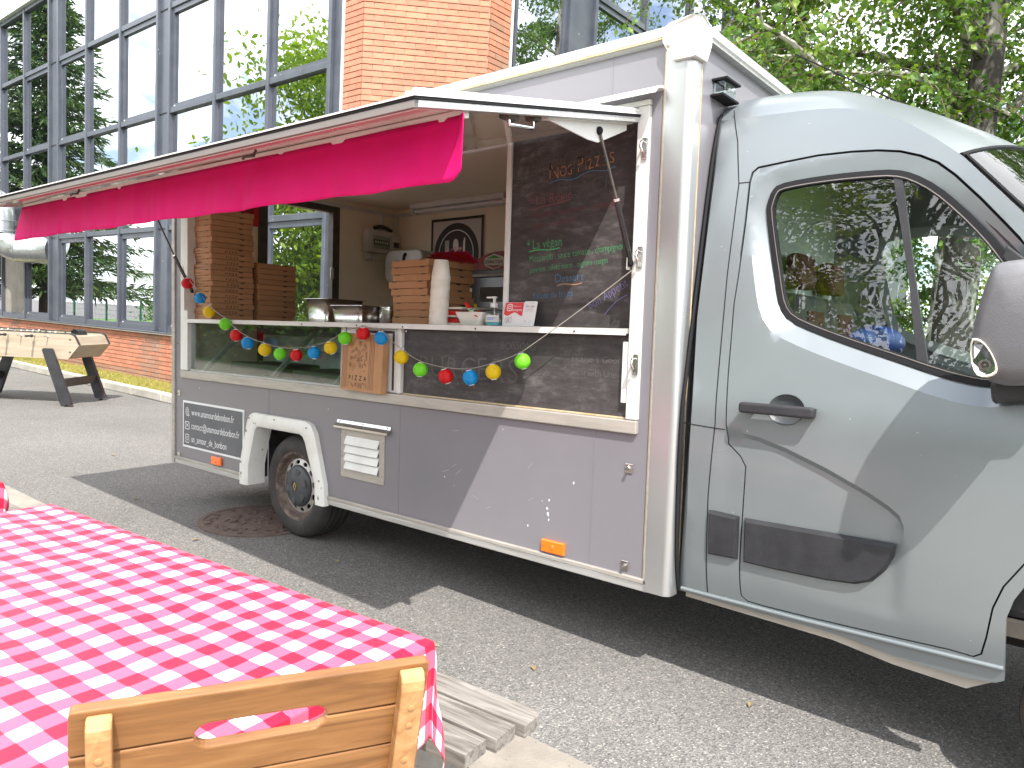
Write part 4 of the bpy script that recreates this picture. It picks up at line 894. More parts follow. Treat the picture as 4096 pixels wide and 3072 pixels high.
def BF(x): return sum(lerp1(BX, BZ, x + d) for d in (-.12, -.06, 0, .06, .12)) / 5 if x < 3.53 else lerp1(BX, BZ, x)
def HF(x): return sum(lerp1(HX, HZ, x + d) for d in (-.12, -.06, 0, .06, .12)) / 5
def nose(x): return 0 if x < 4.2 else .30 * ((x - 4.2) / .85) ** 2.2
def Aw(z): return .046 if z < 1.62 else (.012 if z > 1.93 else .046 - .034 * (z - 1.62) / .31)
def sidey(x, z):
    y = gy(z) + nose(x)
    if 2.8 < x < 4.05 and z > 1.05:
        d = polyd((x, z), win)
        if (d < .012 or not inside((x, z), win)) and d < .064: y += Aw(z) * (1 - d / .064)
    if 2.88 < x < 3.53 and .45 < z < 1.05:
        c = lerp1(cz_x, cz_z, x); s_ = max(0, min(1, (c - z) / .018)); e = max(0, min(1, (3.524 - x) / .02)); y += .017 * s_ * e * max(0, min(1, (1 - (c - z) / .5)))
    if z < .40 and 3.3 < x < 3.83: y += .0
    return y
fs_ = lambda x, z: (x, sidey(x, z), z)
door_s = resample(door, .03); win_s = resample(smoothpoly(win, 1), .02)
body_low = [(2.705, .336), (2.929, .33), (3.332, .326), (3.508, .302), (3.709, .292), (3.80, .305), (3.823, .32), (3.819, .531), (3.836, .596), (3.86, .645), (3.92, .74), (4.03, .80), (4.19, .82), (4.35, .79), (4.5, .68), (4.57, .52), (4.58, .33), (4.98, .33), (5.03, .5), (5.03, .70)]
body_up = [(x, z) for x, z in zip(BX, BZ)][::-1]
bup = []
for i in range(len(body_up) - 1):
    a, b = body_up[i], body_up[i + 1]; k = max(1, int(abs(a[0] - b[0]) / .05))
    bup += [(a[0] + (b[0] - a[0]) * j / k, a[1] + (b[1] - a[1]) * j / k) for j in range(k)]
bup.append(body_up[-1]); bup = [(x, BF(x)) for x, z in bup[1:]]
body_out = resample(body_low, .04, False) + bup
gap = [(p[0] + (q[0] - p[0]) * (1 if p[1] > 1.7 else .62), p[1] + (q[1] - p[1]) * (1 if p[1] > 1.7 else .62)) for p, q in zip(door_s, offset(door_s, -.0085))] if True else door_s
bodym = plate(body_out, [gap], .045, fs_, rim=.03, rimdir=(0, 1, 0))
bs = P('cab_side', fixnormals(bodym.mesh('cab_side'), Vector((0, -1, 0))), 'paint_cab', smooth=35)
dcr = resample(crease[:9], .03, False); dcr2 = [(x - .004, z - .018) for x, z in dcr[3:]]
scoop = arc(3.112, 1.118, .067, .057, 0, 360, 28)[:-1]
band = [p for p in resample(offset(win_s, -.064), .02)]
runs = []; cur = []
for p in band + band[:1]:
    if inside(p, door_s) and polyd(p, door_s) > .008 and polyd(p, win_s) > .05: cur.append(p)
    else:
        if len(cur) > 3: runs.append(cur)
        cur = []
if len(cur) > 3: runs.append(cur)
dm = plate(door_s, [win_s, scoop], .026, fs_, lines=[dcr[2:], dcr2] + runs, rim=.03, rimdir=(0, 1, 0))
dr = P('cab_door', fixnormals(dm.mesh('cab_door'), Vector((0, -1, 0))), 'paint_cab', smooth=28)
# door gap backing
gb2 = plate(offset(door_s, -.02), [offset(door_s, .03)], None, lambda x, z: (x, gy(z) + nose(x) + .022, z)); P('door_seal', gb2, 'rubber')
# window rubber + glass + divider bar
wo_ = offset(win_s, -.001); wi_ = offset(win_s, .026)
fr_ = plate(wo_, [wi_], None, lambda x, z: (x, sidey(x, z) - .002 if False else gy(z) + Aw(z) - .008, z), rim=.03, rimdir=(0, 1, 0)); O('window_rubber', fixnormals(fr_.mesh('window_rubber'), Vector((0, -1, 0))), 'rubber', dr)
wi2 = offset(win_s, .018); gm = plate(wi2, [], .08, lambda x, z: (x, gy(z) + Aw(z) + .004, z)); O('side_window', fixnormals(gm.mesh('side_window'), Vector((0, -1, 0))), 'van_glass', dr, smooth=180)
O('chrome_bead', stroke([], .003, Matrix.Identity(4)) if False else plate(offset(win_s, .019), [offset(win_s, .0225)], None, lambda x, z: (x, gy(z) + Aw(z) - .0095, z)), 'alu_reflect_dark', dr)
bar = [(3.386, 1.955), (3.414, 1.955), (3.480, 1.60), (3.548, 1.295), (3.514, 1.305), (3.460, 1.60)]
O('window_divider', plate(resample(bar, .05), [], .05, lambda x, z: (x, gy(z) + Aw(z) - .006, z), rim=.02, rimdir=(0, 1, 0)), 'black_plastic', dr)
# black rub strips
def strip(poly, name, par, d=.018, r=.012):
    q = resample(poly, .03); ctr = offset(q, r)
    A = [(x, gy(z) + .003, z) for x, z in q]; Bq = [(x, gy(z) - d, z) for x, z in ctr]; n = len(q)
    mb = plate(ctr, [], .05, lambda x, z: (x, gy(z) - d, z)); mb.add(A + Bq, [(i, (i + 1) % n, n + (i + 1) % n, n + i) for i in range(n)])
    return O(name, fixnormals(mb.mesh(name), Vector((0, -1, 0))), 'black_plastic', par, smooth=50)
strip([(2.980, .695), (3.2, .698), (3.503, .703), (3.498, .66), (3.476, .607), (3.435, .557), (3.38, .533), (3.285, .524), (3.1, .520), (2.980, .522)], 'rub_strip', dr)
strip([(2.835, .703), (2.960, .697), (2.962, .527), (2.837, .522)], 'rub_strip', bs)
# fuel-side trim seam lines on the cab rear quarter
sl = MB()
for ln_ in ([(2.756, 2.30), (2.80, 2.16), (2.83, 1.982), (2.828, 1.62), (2.838, 1.25), (2.846, 1.04), (2.832, .76), (2.832, .35)], [(2.71, 1.031), (2.835, 1.024), (2.888, 1.022)], [(2.83, 1.985), (2.875, 1.985)]):
    q = resample(ln_, .04, False)
    for i in range(len(q) - 1):
        a, b = q[i], q[i + 1]; d = Vector((b[0] - a[0], b[1] - a[1])).normalized() * .002; 
        sl.add([(a[0] - d.y, gy(a[1]) - .0012, a[1] + d.x), (a[0] + d.y, gy(a[1]) - .0012, a[1] - d.x), (b[0] + d.y, gy(b[1]) - .0012, b[1] - d.x), (b[0] - d.y, gy(b[1]) - .0012, b[1] + d.x)], [(0, 1, 2, 3)])
O('panel_seam', sl, 'rubber', bs)
O('rear_gap', MB().tube([(2.7025, gy(z) + .004, z) for z in [.34 + .05 * k for k in range(40)]], .008, 6), 'rubber', bs)
# sill moulding
sm = MB(); xs_ = [2.72 + .1 * k for k in range(12)]
sm.tube([(x, gy(.352) - .004, .350 + .012 * max(0, (x - 3.2) / .6)) for x in xs_], .009, 8); O('sill_moulding', sm, 'paint_cab', bs, smooth=60)
O('sill_underside', MB().prism([(2.72, .336), (2.95, .332), (3.33, .326), (3.51, .302), (3.71, .29), (3.80, .30), (3.72, .25), (3.5, .262), (3.3, .29), (2.9, .30), (2.72, .305)], 'y', .085, .12), 'alu_warm', bs)
# door handle
hd = P('door_handle', MB().prism(rrect(2.955, 3.226, 1.098, 1.138, .012, 3), 'y', -.052, -.022), 'black_plastic', bevel=.009, seg=3)
sc_ = MB(); e = arc(3.112, 1.118, .066, .056, 0, 360, 28)[:-1]; ei = arc(3.112, 1.118, .05, .042, 0, 360, 28)[:-1]
sc_.add([(x, gy(z) - .0015, z) for x, z in e] + [(x, gy(z) + .014, z) for x, z in ei] , [(i, (i + 1) % 28, 28 + (i + 1) % 28, 28 + i) for i in range(28)] + [tuple(range(28, 56))]); O('handle_scoop', fixnormals(sc_.mesh('handle_scoop'), Vector((0, -1, 0))), 'hubcap', hd, smooth=60)
O('handle_foot', MB().box(2.96, 3.0, -.024, .004, 1.102, 1.134).box(3.19, 3.22, -.024, .004, 1.104, 1.132), 'black_plastic', hd)
# roof / windscreen / bonnet shell
def roofpt(xu, t):
    zb = BF(xu); yb_ = sidey(xu, zb); h = HF(xu); ex = 6 - 3.4 * max(0, min(1, (xu - 3.15) / .45)); sk = .18 * max(0, min(1, (xu - 3.2) / .4)) * (1 if xu < 4.3 else max(.3, 1 - (xu - 4.3) / .8))
    tt = t if t <= .5 else 1 - t; tt *= 2
    s_ = 1 - (1 - tt) ** ex; y = yb_ + (1.035 - yb_) * tt
    if t > .5: y = 2.07 - y
    return (xu + sk * sin(tt * pi / 2), y, zb + (h - zb) * s_)
ux = sorted(set([round(p[0], 5) for p in bup] + [2.70]))
parts = {'cab_roof': (2.69, 3.589), 'windscreen': (3.587, 4.451), 'bonnet': (4.449, 5.04)}
for nm, (a, b) in parts.items():
    us = [u for u in ux + ([5.03] if 5.03 not in ux else []) if a <= u <= b]; us = sorted(set(us)); NT = 32; mb = MB()
    for u in us: mb.v += [roofpt(u, t / NT) for t in range(NT + 1)]
    mb.f = [(i * (NT + 1) + j, (i + 1) * (NT + 1) + j, (i + 1) * (NT + 1) + j + 1, i * (NT + 1) + j + 1) for i in range(len(us) - 1) for j in range(NT)]
    P(nm, fixnormals(mb.mesh(nm), Vector((.4, 0, 1))), 'van_glass' if nm == 'windscreen' else 'paint_cab', smooth=60)
P('screen_seal', MB().tube([roofpt(3.588, t / 40) for t in range(41)], .008, 6), 'rubber')
P('screen_seal', MB().tube([tuple(Vector(roofpt(u, .012)) + Vector((0, -.002, .002))) for u in ux if 3.58 <= u <= 4.45], .006, 6), 'rubber')
P('cab_front', MB().grid(8, 20, lambda u, v: (5.035 - .12 * (2 * abs(v - .5)) ** 3, .33 + .0 + 1.41 * v, .33 + .43 * u)), 'paint_cab', smooth=60)
P('cab_rear', MB().box(2.6995, 2.704, .26, 1.81, .5, 2.26), 'paint_cab')
# far side of the cab
fm = plate(body_out, [win_s], .09, lambda x, z: (x, 2.07 - gy(z) - nose(x), z)); P('cab_side', fixnormals(fm.mesh('cab_side'), Vector((0, 1, 0))), 'paint_cab', smooth=35)
gm = plate(wi2, [], None, lambda x, z: (x, 2.07 - gy(z) - .02, z)); P('side_window', gm, 'van_glass')
fr_ = plate(offset(win_s, -.04), [offset(win_s, .015)], None, lambda x, z: (x, 2.07 - gy(z) - .03, z)); P('window_liner', fr_, 'cab_inner')
# cab interior
dl = plate(offset(door_s, .01), [offset(win_s, -.004)], None, lambda x, z: (x, gy(z) + .075, z)); P('door_liner', dl, 'cab_inner')
P('cab_floor', MB().box(2.72, 4.4, .1, 1.97, .45, .5), 'underbody'); P('dashboard', MB().prism([(3.62, .5), (3.62, 1.02), (3.75, 1.16), (4.4, 1.18), (4.5, .5)], 'y', .12, 1.95), 'black_plastic', bevel=.03)
P('head_liner', MB().grid(14, 16, lambda u, v: tuple(Vector(roofpt(2.72 + .83 * u, .04 + .92 * v)) - Vector((0, 0, .03)))), 'seat_dark', smooth=60)
P('bulkhead', MB().box(2.713, 2.725, .25, 1.82, .5, 2.24), 'cab_inner')
for y0 in (.22, .82, 1.32):
    st = P('seat', MB().prism(rrect(0, .48, 0, .16, .05, 4), 'x', 2.98, 3.44), 'seat_dark'); st.location = (0, y0, .82)
    bk = O('backrest', MB().prism([(2.78, .93), (2.93, .93), (2.86, 1.60), (2.74, 1.60)], 'y', y0, y0 + .48), 'seat_dark', st, bevel=.04, seg=3); bk.location = (0, -y0, -.82)
    hr = O('headrest', MB().prism([(2.74, 1.63), (2.84, 1.63), (2.83, 1.80), (2.75, 1.80)], 'y', y0 + .12, y0 + .36), 'seat_red', st, bevel=.03, seg=3); hr.location = (0, -y0, -.82)
    pn = O('seat_panel', MB().prism([(2.935, 1.0), (2.945, 1.0), (2.875, 1.52), (2.865, 1.52)], 'y', y0 + .12, y0 + .36), 'seat_red', st); pn.location = (0, -y0, -.82)
swl = P('steering_wheel', MB().tube([(3.62 + .11 * sin(t) * .6, 1.55 + .19 * cos(t), 1.17 + .17 * sin(t)) for t in [2 * pi * j / 24 for j in range(25)]], .015, 8, False), 'black_plastic', smooth=60)
O('spoke', MB().tube([(3.62, 1.36, 1.17), (3.66, 1.55, 1.15), (3.62, 1.74, 1.17)], .014, 6), 'black_plastic', swl)
# door mirror
mrx = [(3.708, 1.40), (3.712, 1.445), (3.724, 1.51), (3.741, 1.578), (3.75, 1.596), (3.768, 1.606), (3.82, 1.612), (3.90, 1.60), (3.945, 1.55), (3.955, 1.42), (3.93, 1.31), (3.88, 1.272), (3.82, 1.262), (3.786, 1.262), (3.746, 1.275), (3.718, 1.318), (3.709, 1.36)]
mrx = smoothpoly(mrx, 1); mb = MB(); lay = [(-.07, .82), (-.10, .95), (-.15, 1.0), (-.23, 1.0), (-.275, .97), (-.305, .88), (-.318, .70), (-.322, .35)]
cxm, czm = 3.82, 1.435; n = len(mrx)
for y, s_ in lay: mb.v += [(cxm + (x - cxm) * s_ + (-.012 if y < -.2 else 0) * 0, y, czm + (z - czm) * s_) for x, z in mrx]
mb.f = [(i * n + j, i * n + (j + 1) % n, (i + 1) * n + (j + 1) % n, (i + 1) * n + j) for i in range(len(lay) - 1) for j in range(n)] + [tuple(range(n)), tuple((len(lay) - 1) * n + j for j in range(n))]
dmr = P('door_mirror', fixnormals(mb.mesh('door_mirror')), 'black_scuffed_sheen', smooth=50)
lam = smoothpoly([(3.713, 1.388), (3.733, 1.388), (3.752, 1.373), (3.771, 1.341), (3.781, 1.312), (3.777, 1.294), (3.753, 1.284), (3.731, 1.292), (3.7155, 1.335)], 1)
mb = MB(); n = len(lam); cxl, czl = 3.745, 1.335
lays = [(-.275, 1.06), (-.318, 1.04), (-.326, .98), (-.322, .90)]
def lampring(y, s_): return [(cxl + (x - cxl) * s_, y + .9 * max(0, 3.732 - (cxl + (x - cxl) * s_)), czl + (z - czl) * s_) for x, z in lam]
for y, s_ in lays: mb.v += lampring(y, s_)
mb.f = [(i * n + j, i * n + (j + 1) % n, (i + 1) * n + (j + 1) % n, (i + 1) * n + j) for i in range(3) for j in range(n)]; ilr = O('indicator_rim', fixnormals(mb.mesh('indicator_rim')), 'cream', dmr, smooth=60)
mb = MB(); mb.v = lampring(-.316, .94); mb.f = [tuple(range(n))]; O('indicator_reflector', mb, 'chrome', dmr)
mb = MB(); mb.v = lampring(-.3255, .94) ; mb.f = [tuple(range(n))]; O('indicator_lens', mb, 'bottle_glass', dmr)
O('indicator_bulb', MB().lathe([(.016, 0), (.016, .006), (.010, .007), (.009, .003), (.004, .003), (.003, .008), (0, .009)], 16, T((3.752, -.317, 1.318)) @ RX(pi / 2), caps=False), 'dark_metal', dmr)
O('mirror_foot', MB().prism([(3.742, 1.26), (3.75, 1.205), (3.76, 1.200), (3.93, 1.24), (3.93, 1.32), (3.80, 1.30)], 'y', -.10, .04), 'black_plastic', dmr, bevel=.012)
O('mirror_arm', MB().tube([(3.84, -.13, 1.31), (3.85, -.02, 1.27), (3.86, .04, 1.26)], .035, 8), 'black_plastic', dmr)
O('mirror_sail', MB().prism([(3.735, 1.645), (3.745, 1.684), (3.84, 1.60), (3.88, 1.5), (3.84, 1.5)], 'y', .03, .10), 'black_plastic', dmr, bevel=.005)
gr_ = MB(); stroke([(3.792, 1.56), (3.775, 1.51), (3.768, 1.46), (3.785, 1.40), (3.80, 1.34), (3.82, 1.29)], .012, T((0, -.3055, 0)) @ FRONT, gr_)
scf = MB()
rsc = random.Random(8)
for k in range(16):
    x, z = rsc.uniform(3.735, 3.80), rsc.uniform(1.40, 1.47); scf.M = None; stroke([(x, z), (x + rsc.uniform(.008, .03), z + rsc.uniform(-.003, .004))], .0012, T((0, -.3022 - .0, 0)) @ FRONT, scf)
# antenna
at = P('antenna', MB().tube([(2.90, .5, 2.575), (3.45, .5, 2.215)], [.003, .0045], 6), 'rubber'); O('antenna_base', MB().tube([(3.42, .5, 2.234), (3.475, .5, 2.196)], [.008, .013], 8), 'alu_warm', at); O('antenna_foot', MB().tube([(3.47, .5, 2.198), (3.475, .5, 2.13)], [.013, .018], 8), 'alu_warm', at)

# ================================================================== THINGS ON AND ABOUT THE TRUCK
ORD = ['bottom', 'second', 'third', 'fourth', 'fifth', 'sixth', 'seventh', 'eighth', 'ninth', 'tenth', 'eleventh', 'twelfth', 'thirteenth', 'fourteenth', 'fifteenth', 'sixteenth', 'seventeenth', 'eighteenth', 'nineteenth', 'twentieth']
# pizza box: origin at its near right corner, body towards -x and +y
def make_box(printed):
    B_ = .33; H_ = .0385
    bx = O('pizza_box', MB().box(-B_, 0, 0, B_, 0, H_), 'card', M=TM, bevel=.0025)
    sl_ = MB().box(-.075, -.038, -.0012, .004, H_ - .004, H_ + .0006); O('tab_slot', sl_, 'ink', bx)
    sl_ = MB().box(-.30, -.262, -.0012, .004, H_ - .004, H_ + .0006); O('tab_slot', sl_, 'ink', bx)
    O('thumb_notch', MB().prism([(.235 + .018 * cos(t), H_ + .0004 - .009 * sin(t)) for t in [pi * j / 8 for j in range(9)]], 'x', -.004, .0011), 'ink', bx)
    O('lid_line', MB().box(-.0002, .0006, .004, B_ - .004, H_ - .0022, H_ - .0012), 'card_print', bx)
    if printed:
        lettering('PIZZA', .021, 'ink', bx, T((.0012, .112, .008)) @ SIDE, st='h', track=.34, fit=.092)
        lettering('33', .011, 'card_print', bx, T((.0012, .020, .012)) @ SIDE); lettering('HOT&TASTY', .017, 'card_print', bx, T((-.24, -.0012, .010)) @ FRONT, st='h', fit=.11); lettering('33', .010, 'card_print', bx, T((-.03, -.0012, .012)) @ FRONT)
    return bx
protoP = make_box(True); protoN = make_box(False); usedP = [False, False]; rb_ = random.Random(21)
def put_box(printed, x, y, z, r, label, group):
    i = 0 if printed else 1; pr = (protoP, protoN)[i]; M = TM @ T((x, y, z)) @ RZ(r)
    o = pr if not usedP[i] else copytree(pr, M)
    usedP[i] = True; o.matrix_world = M; tag(o, label, 'pizza box', group); return o
for k in range(20):
    pr = 1 <= k <= 12; dx = rb_.uniform(-.008, .008) - (.012 if k > 12 else 0)
    put_box(pr, -1.005 + dx, .035 + rb_.uniform(-.008, .006), 1.401 + k * .0397, -.03 + rb_.uniform(-.03, .03),
            ('topmost' if k == 19 else ORD[k] + ('' if k == 0 else ' from the bottom')) + (' printed' if pr else ' plain') + ' pizza box of the tallest stack, by the rear strut', 'tall stack of pizza boxes')
for k in range(11):
    o = put_box(False, -.99 + rb_.uniform(-.004, .004), .395 + rb_.uniform(-.005, .005), 1.401 + k * .0397, rb_.uniform(-.012, .012),
            ('topmost' if k == 10 else ORD[k] + ('' if k == 0 else ' from the bottom')) + ' pizza box of the short stack beside the rear window', 'short stack of pizza boxes')
for k in range(9):
    put_box(False, 1.115 + rb_.uniform(-.010, .012) + (.012 if k < 4 else 0), .125 + rb_.uniform(-.006, .006), 1.401 + k * .0397, -.06 + rb_.uniform(-.035, .02),
            ('topmost' if k == 8 else ORD[k] + ('' if k == 0 else ' from the bottom')) + ' pizza box of the stack behind the paper cups', 'pizza boxes behind the cups')
# standing pizza box with print
M = TM @ T((.597, -.052, 1.0195)) @ RX(radians(-1.8)) @ RY(radians(1.2))
sb = tag(O('pizza_box', MB().box(0, .355, 0, .038, 0, .322), 'card', M=M, bevel=.003), 'printed PIZZA box standing upright on the ledge under the counter', 'pizza box')
O('flap', MB().box(.2955, .3545, -.0035, .0, .002, .320), 'card', sb); O('base_flap', MB().box(-.002, .30, -.003, .0, .0, .010), 'card', sb)
FRB = T((0, -.0012, 0)) @ FRONT
for a in (.010, .022, .034, .046, .240, .252, .264, .276): O('print_stripe', MB().box(a, a + .005, -.0010, .0, .014, .320), 'card_motif', sb)
lettering('PIZZA', .038, 'ink', sb, T((.072, -.0012, .060)) @ FRONT, st='b', track=.42, fit=.155)
mo = MB(); rm = random.Random(9)
def motif(cx, cz, k, s):
    mo.M = None; F_ = T((cx, -.0011, cz)) @ FRONT @ RZ(rm.uniform(-1, 1))
    if k == 0:
        q = arc(0, 0, s, s * 1.2, 0, 360, 14); stroke(q, s * .25, F_, mo); stroke(arc(0, 0, s * .5, s * .6, 0, 360, 10), s * .3, F_, mo)
    elif k == 1:
        for j in range(7):
            a = j * 2 * pi / 7; stroke([(0, 0), (s * .9 * cos(a), s * .9 * sin(a)), (s * 1.2 * cos(a + .25), s * 1.2 * sin(a + .25))], s * .38, F_, mo)
    elif k == 2: stroke(arc(0, 0, s, s * 1.3, 40, 250, 10), s * .7, F_, mo)
    elif k == 3:
        stroke([(0, -s * 1.4), (s * .2, 0), (0, s * 1.4)], s * .2, F_, mo)
        for j in range(4): stroke([(0, -s + j * s * .6), (s * .6, -s * .6 + j * s * .6)], s * .28, F_, mo); stroke([(0, -s + j * s * .6), (-s * .6, -s * .6 + j * s * .6)], s * .28, F_, mo)
    else: stroke(arc(0, 0, s * .3, s * .3, 0, 360, 6), s * .5, F_, mo)
for (a, b, k, s) in [(.085, .265, 0, .013), (.12, .285, 2, .011), (.16, .27, 1, .017), (.205, .25, 3, .016), (.095, .22, 3, .013), (.125, .235, 1, .011), (.15, .215, 0, .013), (.185, .225, 2, .010), (.215, .205, 3, .015), (.085, .185, 1, .012), (.115, .19, 3, .014), (.15, .175, 1, .018), (.185, .185, 2, .012), (.215, .165, 2, .012), (.08, .145, 1, .015), (.115, .14, 0, .014), (.165, .142, 1, .014), (.20, .14, 2, .012), (.075, .035, 2, .009), (.105, .030, 3, .013), (.135, .038, 1, .012), (.165, .033, 1, .015), (.195, .03, 2, .013), (.222, .035, 3, .012), (.14, .30, 3, .012), (.19, .295, 1, .013), (.10, .115, 4, .01), (.2, .115, 4, .01), (.17, .11, 4, .009)]: motif(a, b, k, s)
O('print_motif', mo, 'card_motif', sb)['kind'] = 'stuff'
# steel pans
def pan(x0, x1, y0, y1, h, label):
    o = thing('steel_pan', label, 'pan', 'steel pans on the counter', TM @ T((x0, y0, 1.4005)))
    w_, d_ = x1 - x0, y1 - y0; mb = MB(); A = rrect(0, w_, 0, d_, .03, 4); I = rrect(.012, w_ - .012, .012, d_ - .012, .03, 4); n = len(A)
    mb.v = [(x, y, 0) for x, y in I] + [(x, y, h) for x, y in A]; mb.f = [(i, (i + 1) % n, n + (i + 1) % n, n + i) for i in range(n)] + [tuple(range(n))]
    so_ = O('body', fixnormals(mb.mesh('body')), 'steel', o, smooth=40); q = so_.modifiers.new('s', 'SOLIDIFY'); q.thickness = .0015
    Lp = rrect(-.016, w_ + .016, -.016, d_ + .016, .035, 4); mb = MB(); mb.v = [(x, y, h) for x, y in A] + [(x, y, h + .002) for x, y in Lp]; mb.f = [(i, (i + 1) % n, n + (i + 1) % n, n + i) for i in range(n)]
    q = O('lip', mb, 'steel', o).modifiers.new('s', 'SOLIDIFY'); q.thickness = .002; return o
pan(-.265, -.02, .30, .62, .155, 'deep steel pan, the taller one beside the short box stack')
pan(.262, .545, .12, .36, .10, 'shallow steel pan in front of the taller one')
pt = thing('steel_pot', 'small round steel pot between pan and box stack', 'pot', 'steel pans on the counter', TM @ T((.60, .30, 1.4005)))
O('body', MB().lathe([(.0, .0), (.058, .0), (.060, .003), (.060, .10), (.064, .104), (.057, .104), (.057, .004), (0, .004)], 28, caps=False), 'steel', pt, smooth=40); O('handle_band', MB().lathe([(.0605, .08), (.062, .082), (.062, .09), (.0605, .092)], 28, caps=False), 'steel', pt)
# nested paper cups (upside down), each a thing
cupm = MB().lathe([(.049, 0), (.0505, .002), (.0505, .0045), (.0485, .006), (.0365, .086), (.0345, .088), (.0, .0875)], 26, caps=False).mesh('paper_cup'); cupm.shade_smooth(); cupm.set_sharp_from_angle(angle=radians(40)); cupm.materials.append(MT['cup'])
NC = 36
for k in range(NC):
    o = link('paper_cup', cupm, M=TM @ T((1.268 + .0004 * k + .0012 * sin(k), .055, 1.4005 + k * .00705)) @ RZ(k * .7))
    tag(o, 'white paper cup topping the tall upside down cup stack' if k == NC - 1 else 'white paper cup nested within the tall upside down stack', 'paper cup', 'stack of nested paper cups')
    if k == NC - 1: O('print_mark', MB().box(-.006, .003, -.0415, -.041, .055, .075), 'ink', o).matrix_local = RZ(-.5) @ RX(.0); 
# napkins / trays
tr_ = thing('takeaway_tray', 'white takeaway trays with folded red napkins behind the cups', 'tray', M=TM @ T((1.31, .16, 1.4005)))
for k, (z, mk, w_) in enumerate([(0, 'cup', .15), (.012, 'red_print', .11), (.040, 'cup', .15), (.052, 'red_print', .10), (.082, 'cup', .16)]):
    h = .012 if mk == 'cup' else .022
    O('tray' if mk == 'cup' else 'napkin', MB().prism(rrect(-w_ / 2, w_ / 2, -.06, .06, .012, 3), 'z', z, z + h), mk, tr_, bevel=.004)
# bowl with sachets
bw = thing('sachet_bowl', 'cream bowl on the counter holding red and green sachets', 'bowl', M=TM @ T((1.47, .13, 1.4005)))
mb = MB(); A = rrect(-.095, .095, -.07, .07, .02, 4); I = rrect(-.068, .068, -.048, .048, .015, 4); n = len(A); mb.v = [(x, y, 0) for x, y in I] + [(x, y, .066) for x, y in A]; mb.f = [(i, (i + 1) % n, n + (i + 1) % n, n + i) for i in range(n)] + [tuple(range(n))]
q = O('body', fixnormals(mb.mesh('body')), 'cup', bw, smooth=40).modifiers.new('s', 'SOLIDIFY'); q.thickness = .004
rs_ = random.Random(14)
for k in range(15):
    mb = MB(); l = .075; mb.M = T((rs_.uniform(-.05, .06), rs_.uniform(-.045, .045), .045 + rs_.uniform(0, .022))) @ RZ(rs_.uniform(-1, 1)) @ RY(rs_.uniform(-.9, .5)) @ RX(rs_.uniform(-.5, .5))
    mb.box(-l / 2, l / 2, -.012, .012, -.003, .003); O('sachet', mb, ['red_print', 'red_print', 'green_print', 'red_print', 'magenta_print'][k % 5], bw, bevel=.003)
mb = MB(); mb.M = T((-.02, -.03, .085)) @ RY(.85) @ RX(.2); mb.box(-.045, .045, -.011, .011, -.003, .003); q = O('sachet', mb, 'red_print', bw, bevel=.003); mb = MB(); mb.M = T((-.02, -.03, .085)) @ RY(.85) @ RX(.2); mb.box(.0, .03, -.0115, .0115, -.0035, .0035); O('sachet_band', mb, 'paper', bw)
# hand sanitiser
hsn = thing('sanitiser_bottle', 'clear pump bottle of hand sanitiser on the counter', 'bottle', M=TM @ T((1.625, .09, 1.4005)) @ RZ(.2))
O('bottle', MB().lathe([(.0, .0), (.045, .0), (.047, .004), (.047, .055), (.042, .072), (.026, .086), (.018, .092), (.018, .094)], 28, Matrix.Diagonal((1, .62, 1, 1)), caps=False), 'bottle_glass', hsn, smooth=60)
O('gel', MB().lathe([(.0, .003), (.043, .003), (.0445, .02), (.0, .02)], 24, Matrix.Diagonal((1, .6, 1, 1)), caps=False), pm('gel', (.15, .62, .72), .1), hsn, smooth=60)
O('label', MB().grid(10, 1, lambda u, v: (.0485 * sin(-.9 + 1.8 * u), -.0305 * cos(-.9 + 1.8 * u), .018 + .034 * v)), 'paper', hsn); O('label_text', MB().box(-.025, .02, -.032, -.0313, .036, .040).box(-.025, .012, -.032, -.0313, .030, .032), 'blue_print', hsn)
O('pump', MB().lathe([(.021, .09), (.021, .112), (.008, .113), (.008, .135), (.014, .137), (.014, .145), (0, .146)], 20, caps=False).box(-.042, .0, -.006, .006, .136, .144), 'sign_white', hsn, smooth=40); O('pump_tube', MB().tube([(0, 0, .09), (.002, 0, .02)], .003, 6), 'sign_white', hsn)
# counter cards
def card_rot(x, w_): return TM @ T((x, .012, 1.4005)) @ RX(radians(-13))
ig = tag(O('counter_card', MB().prism(rrect(0, .114, 0, .116, .006, 3), 'y', 0, .0025), 'sign_white', M=card_rot(1.742, .114)), 'red and white social media card standing on the counter', 'card', 'cards on the counter')
O('red_field', MB().prism([(.001, .062)] + [(.114 * t / 12, .058 - .012 * sin(t / 12 * 2.6 * pi) * .7) for t in range(13)] + [(.113, .11), (.108, .115), (.006, .115), (.001, .110)], 'y', -.0004, .0), pm('insta_red', (.62, .02, .09), .4, c2=(.70, .07, .03), sc=9), ig)
F0 = T((0, -.001, 0)) @ FRONT; mb = MB(); q = rrect(.016, .046, .075, .106, .008, 4); stroke(q + [q[0]], .0045, F0, mb); stroke(arc(.031, .0905, .007, .007, 0, 360, 16), .0035, F0, mb); stroke(arc(.040, .0995, .001, .001, 0, 360, 6), .002, F0, mb); O('camera_icon', mb, 'sign_white', ig)
lettering('Follow us on', .010, 'sign_white', ig, T((.055, -.001, .094)) @ FRONT, fit=.042); lettering('Instagram', .016, 'sign_white', ig, T((.050, -.001, .074)) @ FRONT, st='b', fit=.058)
mb = MB(); stroke(arc(.026, .028, .012, .012, 0, 360, 18), .0015, F0, mb)
for r in (.003, .006, .009): stroke(arc(.022, .028, r, r, -50, 50, 6), .0015, F0, mb)
